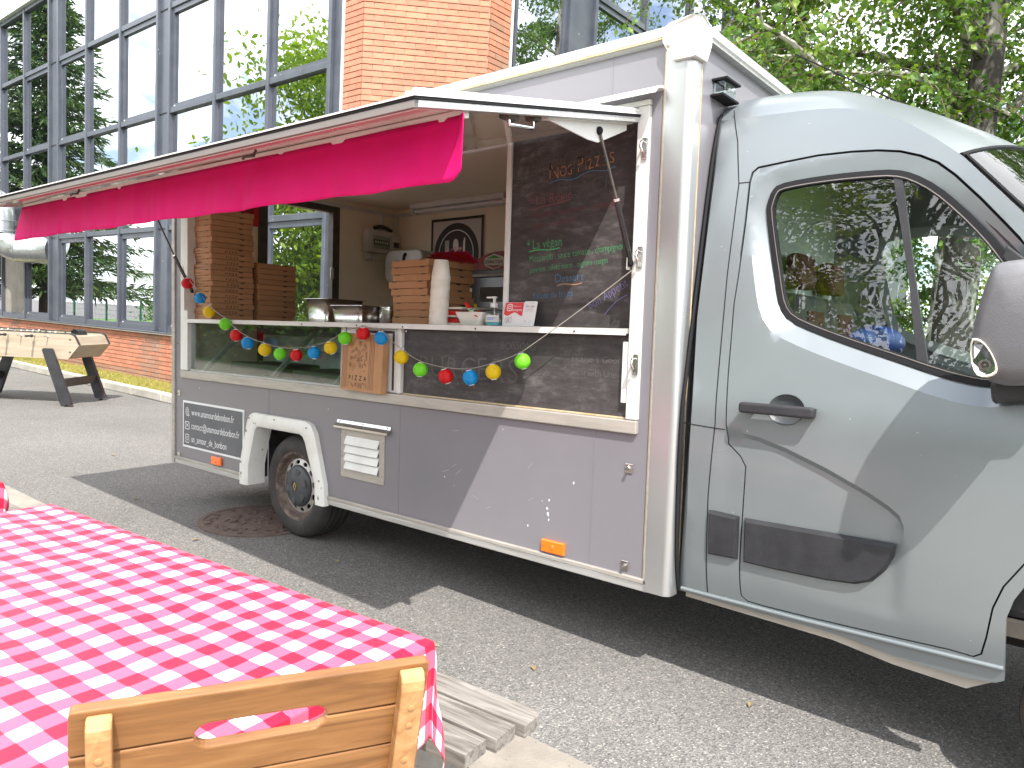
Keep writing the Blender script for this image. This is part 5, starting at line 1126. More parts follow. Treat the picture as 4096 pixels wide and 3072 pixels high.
q = rrect(.038, .052, .018, .042, .003, 2); stroke(q + [q[0]], .0015, F0, mb); O('contactless_icon', mb, 'ink', ig); lettering('or', .006, 'grey_print', ig, T((.060, -.001, .027)) @ FRONT)
gc = thing('counter_card', 'white review card leaning next to the red card', 'card', 'cards on the counter', card_rot(1.857, .075))
O('card', MB().prism(rrect(0, .076, 0, .121, .006, 3), 'y', 0, .0025), 'sign_white', gc); O('foot', MB().box(.0, .11, .0026, .05, 0, .0022), 'sign_white', gc)
x = .012
for chh, m in zip('Google', ['blue_print', 'red_print', 'yellow_label', 'blue_print', 'green_print', 'red_print']):
    t_ = text(chh, .018); mk = T((x, -.0008, .091)) @ FRONT; t_.v = [tuple(mk @ Vector(p)) for p in t_.v]; O('lettering', t_, m, gc); x += t_.w + .0012
mb = MB()
for k in range(5): stroke(arc(.020 + k * .009, .080, .0014, .0014, 0, 360, 6), .002, F0, mb)
O('stars', mb, 'red_print', gc); mb = MB(); stroke([(.010, .071), (.066, .071)], .0008, F0, mb); stroke(arc(.022, .022, .005, .006, 0, 360, 8), .0012, F0, mb); stroke(arc(.052, .022, .006, .005, 0, 300, 8), .0012, F0, mb); stroke([(.03, .10 + .012), (.062, .112)], .0012, F0, mb); O('card_print', mb, 'grey_print', gc)
# flyers on the box stack
fy = thing('flyer_stack', 'crimson flyers fanned out on top of the pizza boxes', 'flyers', M=TM @ T((1.10, .30, 1.401 + 9 * .0397)))
for k in range(4):
    mb = MB(); mb.M = T((-.05 + .02 * k, .015 * k, .004 + .007 * k)) @ RZ(-.25 + .16 * k) @ RX(-.12 - .07 * k); mb.box(-.11, .11, -.075, .075, 0, .0012); O('flyer', mb, 'magenta_print' if k % 2 else 'red_print', fy)
mb = text('LAB', .05, 'b'); mk = T((.0, -.03, .058)) @ RZ(.35) @ RX(.7); mb.v = [tuple(mk @ Vector(p)) for p in mb.v]; O('lettering', mb, pm('flyer_text', (.62, .30, .36), .5), fy)
# poster with plate and cutlery
po = thing('cutlery_poster', 'black and white poster of plate, fork, spoon and knife', 'poster', M=TM @ T((-.927, 2.136, 1.76)))
O('sheet', MB().box(0, .64, -.006, .0, 0, .628), pm('poster_white', (.62, .57, .54), .5), po); O('border', MB().box(0, .64, -.010, -.0065, .605, .628).box(0, .64, -.010, -.0065, 0, .022).box(0, .022, -.010, -.0065, .022, .605).box(.618, .64, -.010, -.0065, .022, .605), 'ink', po)
O('plate', MB().prism(arc(.317, .305, .275, .275, 0, 360, 56)[:-1], 'y', -.0085, -.007), 'ink', po); FP_ = T((0, -.0095, 0)) @ FRONT; O('plate_ring', stroke(arc(.317, .305, .212, .212, 0, 360, 56), .009, FP_), 'paper', po)
mb = MB()
for dx in (-.021, -.007, .007, .021): stroke([(.205 + dx, .43), (.205 + dx, .355)], .008, FP_, mb)
stroke([(.184, .36), (.190, .335), (.205, .325), (.220, .335), (.226, .36)], .012, FP_, mb); stroke([(.205, .325), (.205, .14)], .013, FP_, mb); O('fork', mb, 'paper', po)
mb = MB(); mb.prism(arc(.315, .385, .034, .055, 0, 360, 24)[:-1], 'y', -.0105, -.0095); stroke([(.315, .335), (.315, .14)], .013, FP_, mb); O('spoon', mb, 'paper', po)
O('knife', MB().prism([(.405, .14), (.418, .14), (.430, .28), (.430, .44), (.418, .45), (.406, .41), (.402, .28)], 'y', -.0105, -.0095), 'paper', po)
# pizza oven on the work table
ov = thing('pizza_oven', 'black two deck pizza oven with arched red top panel', 'oven', M=TM @ T((.16, 1.50, 1.2405)))
O('body', MB().box(0, .62, .012, .55, 0, .625), 'oven_black', ov, bevel=.006)
O('red_panel', MB().prism([(0, .60), (.62, .60), (.62, .665)] + arc(.31, .60, .31, .135, 20, 160, 18) + [(0, .665)], 'y', 0, .03), 'oven_red', ov)
for z in (.45, .20):
    d = O('oven_door', MB().box(.02, .60, .0, .011, z - .16, z + .10), 'black_gloss', ov, bevel=.004); O('door_handle', MB().tube([(.03, -.03, z + .105), (.55, -.03, z + .105)], .011, 10), 'alu', d, smooth=60); O('door_window', MB().box(.10, .58, -.002, .0, z - .09, z + .02), 'dark_metal', d)
q = O('brand_plate', MB().prism([(.135, .655), (.145, .690), (.235, .718), (.325, .690), (.335, .655), (.325, .628), (.235, .600), (.145, .628)], 'y', -.006, 0), 'paper', ov); O('plate_green', MB().prism([(.165, .683), (.235, .706), (.305, .683)], 'y', -.0075, -.006), 'green_print', q); O('plate_red', MB().prism([(.155, .632), (.315, .632), (.235, .609)], 'y', -.0075, -.006), 'oven_red', q); lettering('DONNA ITALIA', .036, 'ink', q, T((.146, -.0078, .645)) @ FRONT, fit=.178, st='b')
O('warning_label', MB().box(.0, .075, -.003, .0, .315, .345), 'yellow_label', ov)
# red framed notice on the rear wall
rn = thing('fire_notice', 'red edged notice on the wall behind the tall box stack', 'notice', M=TM @ T((-1.408, .42, 2.165)))
O('plate', MB().box(-.006, 0, 0, .235, 0, .30), 'red_print', rn); O('print', MB().box(0.0005, .0015, .02, .19, .03, .27), 'oven_red', rn)
# blue ball in the cab
tag(O('blue_ball', MB().ell((0, 0, .0), .10, .10, .065, 20, 12), 'blue_plastic', M=TM @ T((3.33, .30, 1.372)), smooth=180), 'rounded blue object seen through the cab side window', 'ball')
tag(O('parcel', MB().box(-.12, .12, -.12, .12, 0, .30), 'card', M=TM @ T((3.33, .32, .99)), bevel=.01), 'brown parcel on the passenger seat inside the cab', 'parcel')

# ------------------------------------------------------------------ lantern garland
LAN = [('r', -1.148, 1.652), ('b', -.964, 1.544), ('y', -.843, 1.45), ('g', -.627, 1.369), ('r', -.488, 1.297), ('b', -.35, 1.25), ('y', -.15, 1.214), ('g', .017, 1.195), ('r', .192, 1.195), ('b', .369, 1.215), ('y', .526, 1.251), ('g', .654, 1.31), ('r', .814, 1.341), ('b', .965, 1.319), ('y', 1.128, 1.223), ('g', 1.273, 1.166), ('r', 1.457, 1.143), ('b', 1.623, 1.146), ('y', 1.768, 1.182), ('g', 1.941, 1.241)]
def lanmat(n, c):
    mt, t, b = _new(n); b.inputs['Base Color'].default_value = (*c, 1); b.inputs['Roughness'].default_value = .45
    tr = nd(t, 'ShaderNodeBsdfTranslucent'); tr.inputs[0].default_value = (*c, 1); ms = nd(t, 'ShaderNodeMixShader'); ms.inputs[0].default_value = .35
    L(t, b.outputs[0], ms.inputs[1]); L(t, tr.outputs[0], ms.inputs[2]); L(t, ms.outputs[0], t.nodes['Material Output'].inputs['Surface']); MT[n] = mt
for n, c in dict(lan_r=(.72, .008, .012), lan_b=(.008, .33, .72), lan_y=(.85, .62, .005), lan_g=(.22, .78, .03)).items(): lanmat(n, c)
prof = []
for i in range(49):
    a = pi * (.11 + .78 * i / 48); prof.append(((.0375 + .0011 * cos(i * 2 * pi / 4)) * sin(a), .0375 * cos(a)))
base = MB().lathe(prof, 28, caps=False); lme = {}
for c in 'rbyg':
    me = base.mesh('paper_lantern'); me.shade_smooth(); me.materials.append(MT['lan_' + c]); lme[c] = me
ringm = MB().lathe([(.014, .034), (.0145, .037), (.011, .038), (.011, .034)], 14, caps=False).mesh('collar'); ringm.materials.append(MT['sign_white']); ringm2 = MB().lathe([(.014, -.034), (.0145, -.037), (.011, -.038), (.011, -.034)], 14, caps=False).mesh('collar'); ringm2.materials.append(MT['sign_white'])
bulb = MB().lathe([(.0, .052), (.004, .050), (.005, .04), (.006, .03), (.003, .022), (0, .021)], 10, caps=False).mesh('bulb'); bulb.materials.append(MT['bottle_glass'])
cn = {'r': 'red', 'b': 'blue', 'y': 'yellow', 'g': 'green'}; cnt = dict(r=0, b=0, y=0, g=0); rl = random.Random(6); nth = ['first', 'second', 'third', 'fourth', 'fifth']
for c, x, z in LAN:
    s_ = rl.uniform(.97, 1.03) * (1.06 if x < 0 else 1.0)
    o = link('paper_lantern', lme[c], M=TM @ T((x, -.07, z)) @ RY(rl.uniform(-.25, .25)) @ RX(rl.uniform(-.2, .3)) @ Matrix.Scale(s_, 4))
    tag(o, nth[cnt[c]] + ' ' + cn[c] + ' paper lantern from the rear strut along the string', 'lantern', 'paper lantern garland'); cnt[c] += 1
    link('collar', ringm, parent=o); link('collar', ringm2, parent=o); link('bulb', bulb, parent=o)
cp = [(-1.21, 1.78), (-1.175, 1.70)] + [(x, z + .044) for c, x, z in LAN]
cp += [(2.482, 1.643)]
fine = []
for i in range(len(cp) - 1):
    a, b = cp[i], cp[i + 1]; d = sqrt((a[0] - b[0]) ** 2 + (a[1] - b[1]) ** 2)
    for j in range(6): t = j / 6; fine.append((a[0] + (b[0] - a[0]) * t, -.072 + (.03 * max(0, (a[0] + (b[0] - a[0]) * t - 1.95)) / .53), a[1] + (b[1] - a[1]) * t - .05 * d * 4 * t * (1 - t) * (.5 if d < .3 else .2)))
fine.append((cp[-1][0], -.04, cp[-1][1]))
tag(O('garland_cord', MB().tube(fine, .0022, 6), 'alu_warm', M=TM, smooth=60), 'thin cord carrying the paper lanterns across the truck side', 'cord', 'paper lantern garland')

# ================================================================== PICNIC TABLE, CLOTH, CHAIR
YAW = .107
def table_set(A, lab_t, lab_c, seed):
    M = T(A) @ RZ(YAW); Lt, Wt = 1.70, .76
    pt_ = thing('picnic_table', lab_t, 'picnic table', 'picnic tables', M)
    rp3 = random.Random(seed)
    for k in range(5): O('table_plank', MB().box(-Lt + .01, -.012, -.155 - k * .15 + .012, -.155 - k * .15 + .150, .715, .752), 'old_plank', pt_, bevel=.004)
    for v0 in (.155, -1.20):
        for k in range(3):
            e = .055 - .022 * k + (.0 if v0 > 0 else .01); y0 = v0 + .196 - k * .101
            O('bench_plank', MB().prism([(-Lt - .05, y0), (e - .022 if k == 0 else e, y0 + .088) if False else (e, y0), (e, y0 + .07 if k == 0 else y0 + .088), (e - .018 if k == 0 else e - .001, y0 + .088), (-Lt - .05, y0 + .088)], 'z', .385, .422), 'old_plank', pt_, bevel=.003)
    for u in (-.30, -Lt + .30):
        O('bench_beam', MB().box(u - .045, u + .045, -1.22, .44, .315, .384), 'old_plank', pt_)
        O('table_beam', MB().box(u - .045, u + .045, -.72, -.04, .65, .714), 'old_plank', pt_)
        for s_, yb_ in ((1, .12), (-1, -.90)):
            O('leg', MB().prism([(yb_, .004), (yb_ + .09, .004), (-.38 + s_ * .17 + .09, .70), (-.38 + s_ * .17, .70)], 'x', u + .05, u + .09), 'old_plank', pt_)
    # cloth
    D_ = .23; n_u, n_v = 150, 96; u0, u1, v0, v1 = -Lt - D_, D_, -Wt - D_, D_
    mb = MB(); uv = []
    def cl(a, b):
        du = max(0, a - 0) if a > 0 else min(0, a + Lt); dv = max(0, b) if b > 0 else min(0, b + Wt)
        bx_, by_ = min(max(a, -Lt), 0), min(max(b, -Wt), 0)
        wr = .0055 * mnoise.noise((a * 3.1 + b * 2.0 + seed, b * 7.0, 1.3)) + .0040 * mnoise.noise((a * 9 + seed, b * 5 + a * 3, 4.1)) + .0012 * sin(a * 40 + 6 * mnoise.noise((a * 2, b * 2, 7))) * max(0, mnoise.noise((a * 1.5, b * 1.5, 2)))
        d = sqrt(du * du + dv * dv)
        if d == 0:
            ed = min(-a, a + Lt, -b, b + Wt); return (a, b, .757 + wr * min(1, ed / .05) - .004 * max(0, 1 - ed / .015) ** 2)
        ax, ay = du / d, dv / d; rr_ = min(d, .014); out = .012 * (1 - (1 - rr_ / .014) ** 2) + .05 * max(0, d - .014) * (.25 if (du == 0 or dv == 0) else .9)
        sarg = (b if abs(du) > abs(dv) else a); wv = .010 * sin(sarg * 26 + seed) * min(1, d / .1) + .006 * mnoise.noise((a * 8, b * 8, 3)) * min(1, d / .06)
        if du and dv: wv += .03 * (abs(du * dv) / (d * d)) * min(1, d / .1)
        return (bx_ + ax * (out + wv), by_ + ay * (out + wv), .753 - max(0, d - .010) * .985)
    us = sorted(set([u0 + (u1 - u0) * i / n_u for i in range(n_u + 1)] + [-Lt + .001, -.001, .004, .008, .012, -.012])); vs_ = sorted(set([v0 + (v1 - v0) * i / n_v for i in range(n_v + 1)] + [-Wt, -.001, .004, .008, .012, -.012]))
    for a in us:
        for b in vs_: mb.v.append(cl(a, b)); uv.append((a + .013 + .007 * mnoise.noise((a * 2.3, b * 3.1, seed + 9.5)) + .0022 * mnoise.noise((a * 9, b * 11, seed + 2.5)), b + .021 + .007 * mnoise.noise((a * 3.3 + 4, b * 2.1, seed + 5.5)) + .0022 * mnoise.noise((a * 11, b * 9, seed + 7.5))))
    nv_ = len(vs_); mb.f = [(i * nv_ + j, (i + 1) * nv_ + j, (i + 1) * nv_ + j + 1, i * nv_ + j + 1) for i in range(len(us) - 1) for j in range(nv_ - 1)]
    me = bpy.data.meshes.new('tablecloth'); me.from_pydata(mb.v, [], mb.f); me.update(); ul = me.uv_layers.new(name='UVMap')
    for l in me.loops: ul.data[l.index].uv = uv[l.vertex_index]
    o = O('tablecloth', me, 'gingham', M=M, smooth=180); tag(o, lab_c, 'tablecloth', 'gingham tablecloths')
    q = o.modifiers.new('s', 'SOLIDIFY'); q.thickness = .0012; q.offset = 1
    return pt_
table_set((2.875, -1.572, 0), 'weathered grey picnic table with slatted benches under the large gingham cloth', 'red and white gingham cloth over the table beside the wooden chair', 3)
table_set((.74, -1.775, 0), 'further picnic table at the picture edge, mostly hidden by its cloth', 'gingham cloth corner at the far end of the table row', 8)
# folding chair (back towards camera)
cu_ = Vector((.44889, .89359, 0)); cfw = Vector((-.89359, .44889, 0)); P0 = Vector((3.003, -2.341, .95)) - cfw * .02
th = radians(14); dn = Vector((0, 0, -cos(th))) + cfw * sin(th); nn = cu_.cross(dn).normalized()
if nn.dot(cfw) < 0: nn = -nn
base_pt = P0 + cu_ * .237 + cfw * .25; base_pt.z = 0
CH = thing('folding_chair', 'slatted golden wood folding chair with slot handle in its back', 'chair', M=T(base_pt))
LM = Matrix(((cu_.x, dn.x, nn.x, P0.x - base_pt.x), (cu_.y, dn.y, nn.y, P0.y - base_pt.y), (cu_.z, dn.z, nn.z, P0.z), (0, 0, 0, 1)))   # (along, down, towards seat)
slot_c = (.236, .072); slot = [(.1690 + .0, 0)]
def stad(x0, x1, y0, y1):
    r = (y1 - y0) / 2; cy = (y0 + y1) / 2
    return arc(x1 - r, cy, r, r, -90, 90, 10) + arc(x0 + r, cy, r, r, 90, 270, 10)
st_ = stad(.148, .326, .050, .091)
top_half = [p for p in st_ if p[1] <= .069]; low_half = [p for p in st_ if p[1] >= .073]
def slat(poly, z0=.0, z1=.018, m='teak'):
    mb = MB(); mb.prism(poly, 'z', z0, z1); me = fixnormals(mb.mesh('back_slat'))
    o = O('back_slat', me, m, CH, bevel=.0025, seg=2); o.matrix_local = LM; return o
th_ = sorted(top_half, key=lambda p: p[0]); lh_ = sorted(low_half, key=lambda p: p[0])
s1 = [(.002, .004), (.006, 0), (.469, 0), (.474, .004), (.474, .069)] + [(.325, .069)] + th_[::-1] + [(.149, .069)] + [(0, .069)]
slat(s1); slat([(0, .073), (.149, .073)] + lh_ + [(.325, .073), (.474, .073), (.474, .143), (0, .143)])
slat([(0, .147), (.474, .147), (.474, .215), (0, .215)]); slat([(0, .219), (.474, .219), (.474, .285), (0, .285)])
for a, b in ((.022, .052), (.427, .463)):
    m_ = (a + b) / 2; pr_ = [(a, .026), (a + .003, .012), (m_, .006), (b - .003, .012), (b, .026)]
    mb = MB(); ys = [.006, .009, .016, .03, .06, .25, .50, .70, .93]; zs_ = [-.004, -.014, -.020, -.023, -.024, -.024, -.022, -.020, -.018]
    for y, z in zip(ys, zs_): mb.v += [(a, y, 0), (b, y, 0), (b, y, z), (a, y, z)]
    mb.f = [(4 * i + j, 4 * i + (j + 1) % 4, 4 * i + 4 + (j + 1) % 4, 4 * i + 4 + j) for i in range(len(ys) - 1) for j in range(4)] + [(0, 1, 2, 3), (32, 33, 34, 35)]
    o = O('stile', fixnormals(mb.mesh('stile')), 'teak_light', CH, bevel=.005, seg=3); o.matrix_local = LM
    for y in (.060, .092, .158, .238):
        d = O('dowel', MB().lathe([(.0055, 0), (.0052, .0015), (.004, .002), (0, .0021)], 14, T((m_, y, -.0238)) @ RX(pi), caps=False), 'teak_light', o, smooth=40)
for k in range(6):
    o = O('seat_slat', MB().box(.02, .454, -.03, .03, -.009, .009), 'teak', CH, bevel=.003); v = P0 + cu_ * 0 + dn * .52 + cfw * (.06 + .066 * k) - base_pt
    o.matrix_local = Matrix(((cu_.x, cfw.x, 0, v.x), (cu_.y, cfw.y, 0, v.y), (0, 0, 1, .44), (0, 0, 0, 1)))
for a in (.06, .40):
    q0 = P0 + cu_ * a + cfw * (.40 + .12) - base_pt; q1 = P0 + cu_ * a - cfw * .08 - base_pt
    O('leg', MB().tube([(q0.x, q0.y, .43), (q1.x, q1.y, .012)], .014, 8), 'teak', CH)
q0 = P0 + cu_ * .06 - cfw * .04 - base_pt; q1 = P0 + cu_ * .40 - cfw * .04 - base_pt
O('cross_bar', MB().tube([(q0.x, q0.y, .07), (q1.x, q1.y, .07)], .010, 8), 'teak', CH)

# ------------------------------------------------------------------ football table
fl_ = Vector((-.771, -.637, 0)); fn_ = Vector((-.637, .771, 0)); fo = Vector((-7.018, 1.23, 0))
FM = Matrix(((fl_.x, fn_.x, 0, fo.x), (fl_.y, fn_.y, 0, fo.y), (0, 0, 1, 0), (0, 0, 0, 1)))      # (l, n, z): a reflection; meshes are built through it
FT = thing('football_table', 'wood grain table football game with black slanted legs by the brick wall', 'football table', M=T(fo))
FM0 = T(-fo) @ FM
def FO(name, mb, m, **k):
    mb.v = [tuple(FM0 @ Vector(p)) for p in mb.v]; return O(name, fixnormals(mb.mesh(name)), m, FT, **k)
prf = [(1.55, .645), (0.0, .645), (-.15, .84), (-.105, .93), (-.085, .962), (-.055, .980), (-.02, .987), (1.57, .987), (1.605, .980), (1.635, .962), (1.655, .93), (1.70, .84)]
for n0 in (.0, .75): FO('side_panel', MB().prism(prf, 'y', n0, n0 + .036), 'foos_wood')
edge = [(-.15, .84), (-.105, .93), (-.085, .964), (-.055, .983), (-.02, .990), (1.57, .990), (1.605, .983), (1.635, .964), (1.655, .93), (1.70, .84)]
for n0 in (.018, .768):
    mb = MB(); vs = []
    for a, z in edge: vs += [(a, n0 - .022, z), (a, n0 + .022, z), (a, n0 + .022, z + .012), (a, n0 - .022, z + .012)]
    mb.add(vs, [(4 * i + j, 4 * i + (j + 1) % 4, 4 * i + 4 + (j + 1) % 4, 4 * i + 4 + j) for i in range(len(edge) - 1) for j in range(4)]); FO('edge_moulding', mb, 'foos_black')
for sgn in (0, 1):
    f_ = (lambda a: a) if sgn == 0 else (lambda a: 1.55 - a)
    mb = MB(); mb.add([(f_(-.02), .036, .968), (f_(-.07), .036, .955), (f_(-.148), .036, .842), (f_(-.02), .75, .968), (f_(-.07), .75, .955), (f_(-.148), .75, .842), (f_(.12), .036, .968), (f_(.12), .75, .968)], [(0, 1, 4, 3), (1, 2, 5, 4), (6, 0, 3, 7)]); FO('end_panel', mb, 'foos_wood')
    mb = MB(); mb.add([(f_(-.148), .036, .842), (f_(-.02), .036, .665), (f_(-.02), .75, .665), (f_(-.148), .75, .842)], [(0, 1, 2, 3)]); FO('end_panel', mb, 'foos_wood')
    for n0 in (-.055, .79):
        FO('leg', MB().prism([(f_(.32), .76), (f_(.30), .785), (f_(.20), .785), (f_(.18), .75), (f_(-.08), .035), (f_(-.06), .028), (f_(.06), .028), (f_(.075), .045)], 'y', n0, n0 + .052), 'foos_black')
        FO('foot', MB().lathe([(.03, 0), (.03, .012), (.008, .016), (.008, .03)], 10, T((f_(0), n0 + .026, 0))), 'rubber')
    FO('cross_board', MB().box(min(f_(.05), f_(.115)), max(f_(.05), f_(.115)), -.002, .788, .26, .37), 'foos_black')
FO('playfield', MB().box(.10, 1.45, .04, .746, .86, .875), 'felt'); FO('cabinet_floor', MB().box(0.0, 1.55, .037, .749, .652, .664), 'foos_wood')
for k in range(8):
    l_ = .27 + k * .1785 * 1.0 - .0
    FO('rod', MB().tube([(l_, -.09, .945), (l_, .90, .945)], .007, 8), 'steel')
    if k % 2 == 1:
        FO('handle', MB().tube([(l_, -.06, .945), (l_, -.075, .945), (l_, -.10, .945), (l_, -.19, .945), (l_, -.205, .945)], [.020, .022, .012, .015, .008], 10), 'foos_black', smooth=60)
    else: FO('bushing', MB().tube([(l_, -.012, .945), (l_, .002, .945)], [.012, .018], 10), 'sign_white')
    for j in range((1, 2, 3, 5, 5, 3, 2, 1)[k]):
        n_ = .393 + (j - ((1, 2, 3, 5, 5, 3, 2, 1)[k] - 1) / 2) * .13
        FO('player', MB().box(l_ - .012, l_ + .012, n_ - .014, n_ + .014, .885, .965).ell((l_, n_, .985), .014, .014, .018, 8, 6), 'sign_white' if k % 2 else 'foos_black')
FO('score_box', MB().box(.02, .13, .28, .50, .969, .985), 'foos_black'); FO('score_box', MB().prism([(.02, .985), (.13, .985), (.13, 1.03), (.075, 1.05), (.04, 1.03)], 'y', .29, .49), 'black_gloss')
for l_, z in ((-.03, .915), (-.03, .745)): FO('bolt', MB().lathe([(.012, 0), (.011, .004), (0, .006)], 10, T((l_, -.001, z)) @ RX(pi / 2), caps=False), 'foos_black')

# ================================================================== TREES
def leafcloud(name, pts, shape, m, parent, size, rng, droop=.0, kind=None):
    """pts: list of (pos, dirvector or None). Every leaf is a small folded polygon."""
    V = []; F = []
    for p, d in pts:
        s_ = size * rng.uniform(.65, 1.2)
        if d is None:
            ax = Vector((rng.gauss(0, 1), rng.gauss(0, 1), rng.gauss(0, .7) - droop))
        else: ax = Vector(d) + Vector((rng.gauss(0, .5), rng.gauss(0, .5), rng.gauss(0, .5) - droop))
        ax.normalize(); up = Vector((rng.gauss(0, 1), rng.gauss(0, 1), rng.gauss(0, 1) + .8)); sd_ = ax.cross(up)
        if sd_.length < 1e-4: continue
        sd_.normalize(); nr = sd_.cross(ax); o = len(V)
        for a, b, c in shape[0]: V.append(p + (ax * a + sd_ * b + nr * c) * s_)
        F += [tuple(i + o for i in f) for f in shape[1]]
    me = bpy.data.meshes.new(name); me.from_pydata([tuple(v) for v in V], [], F); me.update()
    return O(name, me, m, parent)
BIRCH = ([(0, 0, 0), (.35, .40, -.06), (.62, .26, -.04), (1, 0, -.12), (.62, -.26, -.04), (.35, -.40, -.06), (.45, 0, .04)], [(0, 1, 6), (1, 2, 6), (2, 3, 6), (3, 4, 6), (4, 5, 6), (5, 0, 6)])
OVAL = ([(0, 0, 0), (.35, .24, -.05), (.75, .17, -.07), (1, 0, -.14), (.75, -.17, -.07), (.35, -.24, -.05)], [(0, 1, 2, 3), (0, 3, 4, 5)])
MAPLE = ([(0, 0, 0), (.1, .35, 0), (.45, .5, -.05), (.5, .25, 0), (1, 0, -.1), (.5, -.25, 0), (.45, -.5, -.05), (.1, -.35, 0)], [(0, 1, 2, 3), (0, 3, 4, 5), (0, 5, 6, 7)])
NEED = ([(0, .0, 0), (.5, .09, 0), (1, 0, 0), (.5, -.09, 0)], [(0, 1, 2, 3)])
def limb(mb, a, d, length, r0, rng, n=7, bend=.12, grav=0.0, sides=6):
    pts = [Vector(a)]; d = Vector(d).normalized()
    for i in range(n):
        d = (d + Vector((rng.gauss(0, bend), rng.gauss(0, bend), rng.gauss(0, bend) + grav))).normalized(); pts.append(pts[-1] + d * length / n)
    mb.tube(pts, [max(.003, r0 * (1 - .85 * i / n)) for i in range(n + 1)], sides, False); return pts
def trunkpath(mb, p, h, r, lean, rng, n=12, sides=14):
    pts = [Vector((0, 0, -.05))]
    for i in range(n): t = (i + 1) / n; pts.append(Vector((lean[0] * h * t + rng.gauss(0, .02), lean[1] * h * t + rng.gauss(0, .02), h * t)))
    mb.tube(pts, [r * (1.25 if i == 0 else 1) * (1 - .8 * i / n) for i in range(n + 1)], sides, False); return pts
def weeping(label, loc, h, r, nl, seed, lmat='birch_leaf', first=.22, size=.058, spread=2.4, lean=(0, 0), group='birch trees beside the van', aim=None, dens=1.0, name='birch_tree', bark='bark_birch'):
    rng = random.Random(seed); t = thing(name, label, 'tree', group, T(loc)); mb = MB(); tp = trunkpath(mb, loc, h, r, lean, rng)
    O('trunk', mb, bark, t, smooth=60)
    wb = MB(); tw = MB(); lp = []
    for i in range(nl):
        f = first + (1 - first) * (i + rng.random()) / nl; k = f * (len(tp) - 1); a = tp[int(k)].lerp(tp[min(int(k) + 1, len(tp) - 1)], k % 1)
        an = rng.uniform(0, 2 * pi) if aim is None or rng.random() > .6 else aim + rng.gauss(0, .7)
        ln = spread * (1.15 - .65 * f) * rng.uniform(.7, 1.15)
        lpts = limb(wb, a, (cos(an), sin(an), rng.uniform(.15, .8)), ln, r * .30 * (1.1 - .6 * f), rng, 8, .16, -.05)
        for j in range(2, len(lpts)):
            for q in range(max(1, int(3 * dens))):
                st0 = lpts[j - 1].lerp(lpts[j], rng.random()); a2 = rng.uniform(0, 2 * pi)
                tl_ = rng.uniform(.5, 1.3) * (.7 + .3 * spread / 2.4)
                tp2 = limb(tw, st0, (cos(a2) * .8, sin(a2) * .8, .1), tl_, .007, rng, 7, .12, -.22, 3)
                for s_ in range(1, len(tp2)):
                    for e in range(int(5 * dens + .5)):
                        lp.append((tp2[s_ - 1].lerp(tp2[s_], rng.random()) + Vector((rng.gauss(0, .05), rng.gauss(0, .05), rng.gauss(0, .04))), None))
    O('limb', wb, 'bark_birch', t); q = O('twigs', tw, 'twig', t); q['kind'] = 'stuff'
    q = leafcloud('crown', lp, BIRCH, lmat, t, size, rng, droop=.55); return len(lp)
weeping('birch with the thick dark cracked trunk seen through the cab window', (2.72, 5.75, 0), 10.5, .21, 48, 31, lean=(.008, .0), spread=3.3, first=.24, size=.066, aim=-1.6, dens=1.2, bark='bark_dark')
weeping('paler birch standing just beyond the van windscreen', (4.35, 7.2, 0), 10, .16, 32, 32, lean=(.0, .01), spread=2.8, first=.22, size=.066, aim=-2.0, dens=1.1)
weeping('slender birch growing next to the office glass corner', (.75, 6.6, 0), 9.5, .13, 32, 33, lean=(-.01, 0), spread=2.6, first=.36, size=.064, aim=-2.4, dens=1.1)
weeping('far birch closing the gap behind the other birches', (1.6, 11.5, 0), 11, .16, 30, 34, lmat='birch_leaf2', spread=3.2, first=.15, size=.08, dens=1.0)
weeping('far birch beyond the windscreen with bright foliage', (6.6, 11.0, 0), 11, .16, 28, 35, spread=3.2, first=.12, size=.085, dens=1.0)
def broad(label, loc, h, r, cr, cz, n, seed, shape, lm, size, name='leafy_tree', group='trees in the garden behind the camera', clumps=60, droop=.3):
    rng = random.Random(seed); t = thing(name, label, 'tree', group, T(loc)); mb = MB(); tp = trunkpath(mb, loc, h * .8, r, (0, 0), rng); O('trunk', mb, 'bark', t, smooth=60)
    wb = MB(); lp = []; per = n // clumps
    for i in range(clumps):
        u = rng.random() ** .5; a = rng.uniform(0, 2 * pi); b = rng.uniform(-1, 1)
        c = Vector((cr * u * cos(a) * sqrt(1 - b * b * .8), cr * u * sin(a) * sqrt(1 - b * b * .8), cz + (h - cz) * b))
        k = min(.95, max(.2, (c.z / h) * .8)) * (len(tp) - 1); st0 = tp[int(k)]
        limb(wb, st0, c - st0, (c - st0).length, r * .3, rng, 6, .08, 0, 5)
        for j in range(per):
            s_ = cr * .22; lp.append((c + Vector((rng.gauss(0, s_), rng.gauss(0, s_), rng.gauss(0, s_ * .6))), None))
    O('limb', wb, 'bark', t); leafcloud('crown', lp, shape, lm, t, size, rng, droop=droop)
broad('bright green cherry tree mirrored in the office windows', (-12.6, -3.0, 0), 8.6, .16, 2.8, 5.2, 30000, 41, OVAL, 'cherry_leaf', .18, clumps=100, droop=.6)
broad('yellow green maple mirrored in the cab side window', (-1.0, -9.5, 0), 6.2, .14, 2.0, 3.6, 7000, 42, MAPLE, 'maple_leaf', .13)
broad('dark purple leaved tree mirrored in the cab side window', (1.0, -11.5, 0), 8.5, .2, 2.9, 4.8, 14000, 43, OVAL, 'dark_leaf', .13)
broad('dark leaved tree right of the purple one behind the camera', (6.0, -12.0, 0), 8.0, .2, 2.8, 4.4, 10000, 44, OVAL, 'dark_leaf', .14)
